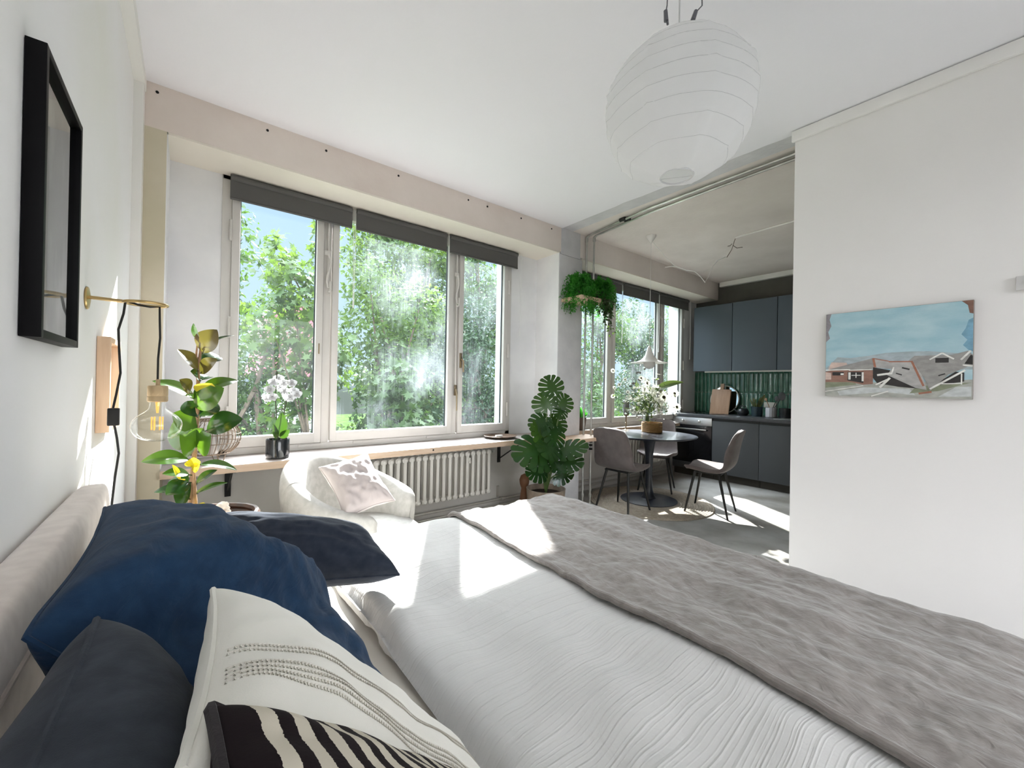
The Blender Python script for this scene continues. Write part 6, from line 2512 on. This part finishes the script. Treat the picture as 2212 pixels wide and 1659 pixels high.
def crown(x, y, z0, z1, w, k, seed, dy=0.8):
    """overlapping leaf masses between two heights"""
    r_ = random.Random(seed)
    out = []
    for i in range(k):
        f = (i + 0.5) / k
        z = z0 + (z1 - z0) * f
        ww = w * (0.55 + 0.5 * math.sin(math.pi * min(1, f * 0.9 + 0.08)))
        out.append(((x + r_.uniform(-1, 1) * ww * 0.55, y + r_.uniform(-1, 1) * dy * 0.5, z), (ww * r_.uniform(0.40, 0.60), dy * r_.uniform(0.5, 0.8), (z1 - z0) / k * r_.uniform(0.9, 1.5) + 0.12)))
    return out


tree('young maple with bright lobed leaves against the sky in the left window pane', 1.30, 6.2, 3.2, crown(1.25, 6.2, 0.7, 3.35, 0.75, 9, 1, 0.5), 1150, 0.175, 'leaf_light', lobed=True, trunk=0.045)
tree('dense small-leaved tree filling the lower left window pane', 1.0, 8.0, 2.3, crown(0.9, 8.0, -2.4, 2.5, 1.5, 13, 2, 1.0), 13000, 0.10, 'leaf_mid')
tree('bright bushy tree at the middle of the big window pane', 3.2, 7.6, 3.0, crown(3.2, 7.6, -2.4, 3.3, 1.5, 14, 3, 1.0), 10500, 0.125, 'leaf_light')
tree('maple with broad lobed leaves low in the middle window pane', 2.7, 6.3, 1.2, crown(2.7, 6.3, -2.2, 1.35, 1.2, 9, 4, 0.6), 2600, 0.20, 'leaf_mid', lobed=True, trunk=0.06)
tree('dark leafy tree behind the right window pane', 5.0, 7.8, 2.6, crown(5.0, 7.8, -2.4, 3.0, 1.5, 13, 5, 1.0), 12000, 0.11, 'leaf_deep')
tree('tall light green tree standing farther back behind the middle pane', 4.6, 10.6, 5.0, crown(4.6, 10.6, 0.5, 6.2, 2.4, 17, 6, 1.2), 12000, 0.17, 'leaf_light')
tree('loose sunlit tree rising above the others behind the right pane', 7.2, 10.8, 4.6, crown(7.2, 10.8, -1.5, 6.3, 2.2, 17, 7, 1.2), 12000, 0.165, 'leaf_mid')
tree('thin tall tree against the sky at the far left of the window', 0.45, 9.6, 3.6, crown(0.55, 9.6, -0.5, 4.2, 0.8, 10, 8, 0.7), 2300, 0.13, 'leaf_mid', trunk=0.06)
tree('tree filling the left light of the kitchen window', 8.9, 7.4, 3.2, crown(8.9, 7.4, -2.4, 3.5, 1.6, 14, 9, 1.0), 11000, 0.12, 'leaf_mid')
tree('deep green tree behind the middle of the kitchen window', 11.2, 7.8, 3.2, crown(11.2, 7.8, -2.4, 3.6, 1.7, 14, 10, 1.0), 11000, 0.12, 'leaf_deep')
tree('tree seen past the edge of the kitchen window beside the cabinets', 14.0, 8.2, 3.5, crown(14.0, 8.2, -2.4, 3.9, 1.9, 14, 12, 1.0), 8000, 0.15, 'leaf_mid')
tree('round shrub of broad leaves at the foot of the middle window pane', 3.9, 6.6, -0.2, crown(3.9, 6.6, -2.6, 0.5, 1.2, 8, 13, 0.7), 3400, 0.15, 'leaf_deep', name='bush', trunk=0.04)
tree('round shrub at the foot of the left window pane', 0.5, 6.6, -0.3, crown(0.6, 6.7, -2.8, 0.3, 1.0, 8, 14, 0.6), 3200, 0.14, 'leaf_light', name='bush', trunk=0.04)
tree('shrub at the foot of the kitchen window', 7.0, 6.4, -0.2, crown(7.0, 6.5, -2.8, 0.9, 1.2, 8, 15, 0.7), 3600, 0.15, 'leaf_mid', name='bush', trunk=0.04)

mat('roof_red', (0.16, 0.055, 0.075), 0.8, col2=(0.22, 0.08, 0.10), nscale=20)
mat('render_white', (0.30, 0.31, 0.33), 0.9)
mat('pane_blue', (0.12, 0.2, 0.3), 0.1)
hs = thing('house', 'white house with a reddish roof half hidden behind the trees', 'house', (5.2, 24, GZ))
MB().box(2.9, 22.5, GZ, 5.4, 29, 1.6).build('wall', M['render_white'], hs, smooth=False)
b = MB()
b.prism([(2.6, 1.5), (5.7, 1.5), (4.9, 5.2), (3.4, 5.2)], 'y', 22.1, 29.4)
rf = b.build('roof', M['roof_red'], hs, smooth=False)
q = at(655, 722, Y=22.3)
MB().box(q.x - 0.35, 22.38, q.z - 0.35, q.x + 0.35, 22.5, q.z + 0.35).build('window', M['pane_blue'], hs, smooth=False)
# reveals of the building wall outside the window
struct(MB().box(XL - 2, YW + 0.25, GZ, XK + 3, YW + 0.30, 0.60).build('wall_outside', M['render_white'], smooth=False))
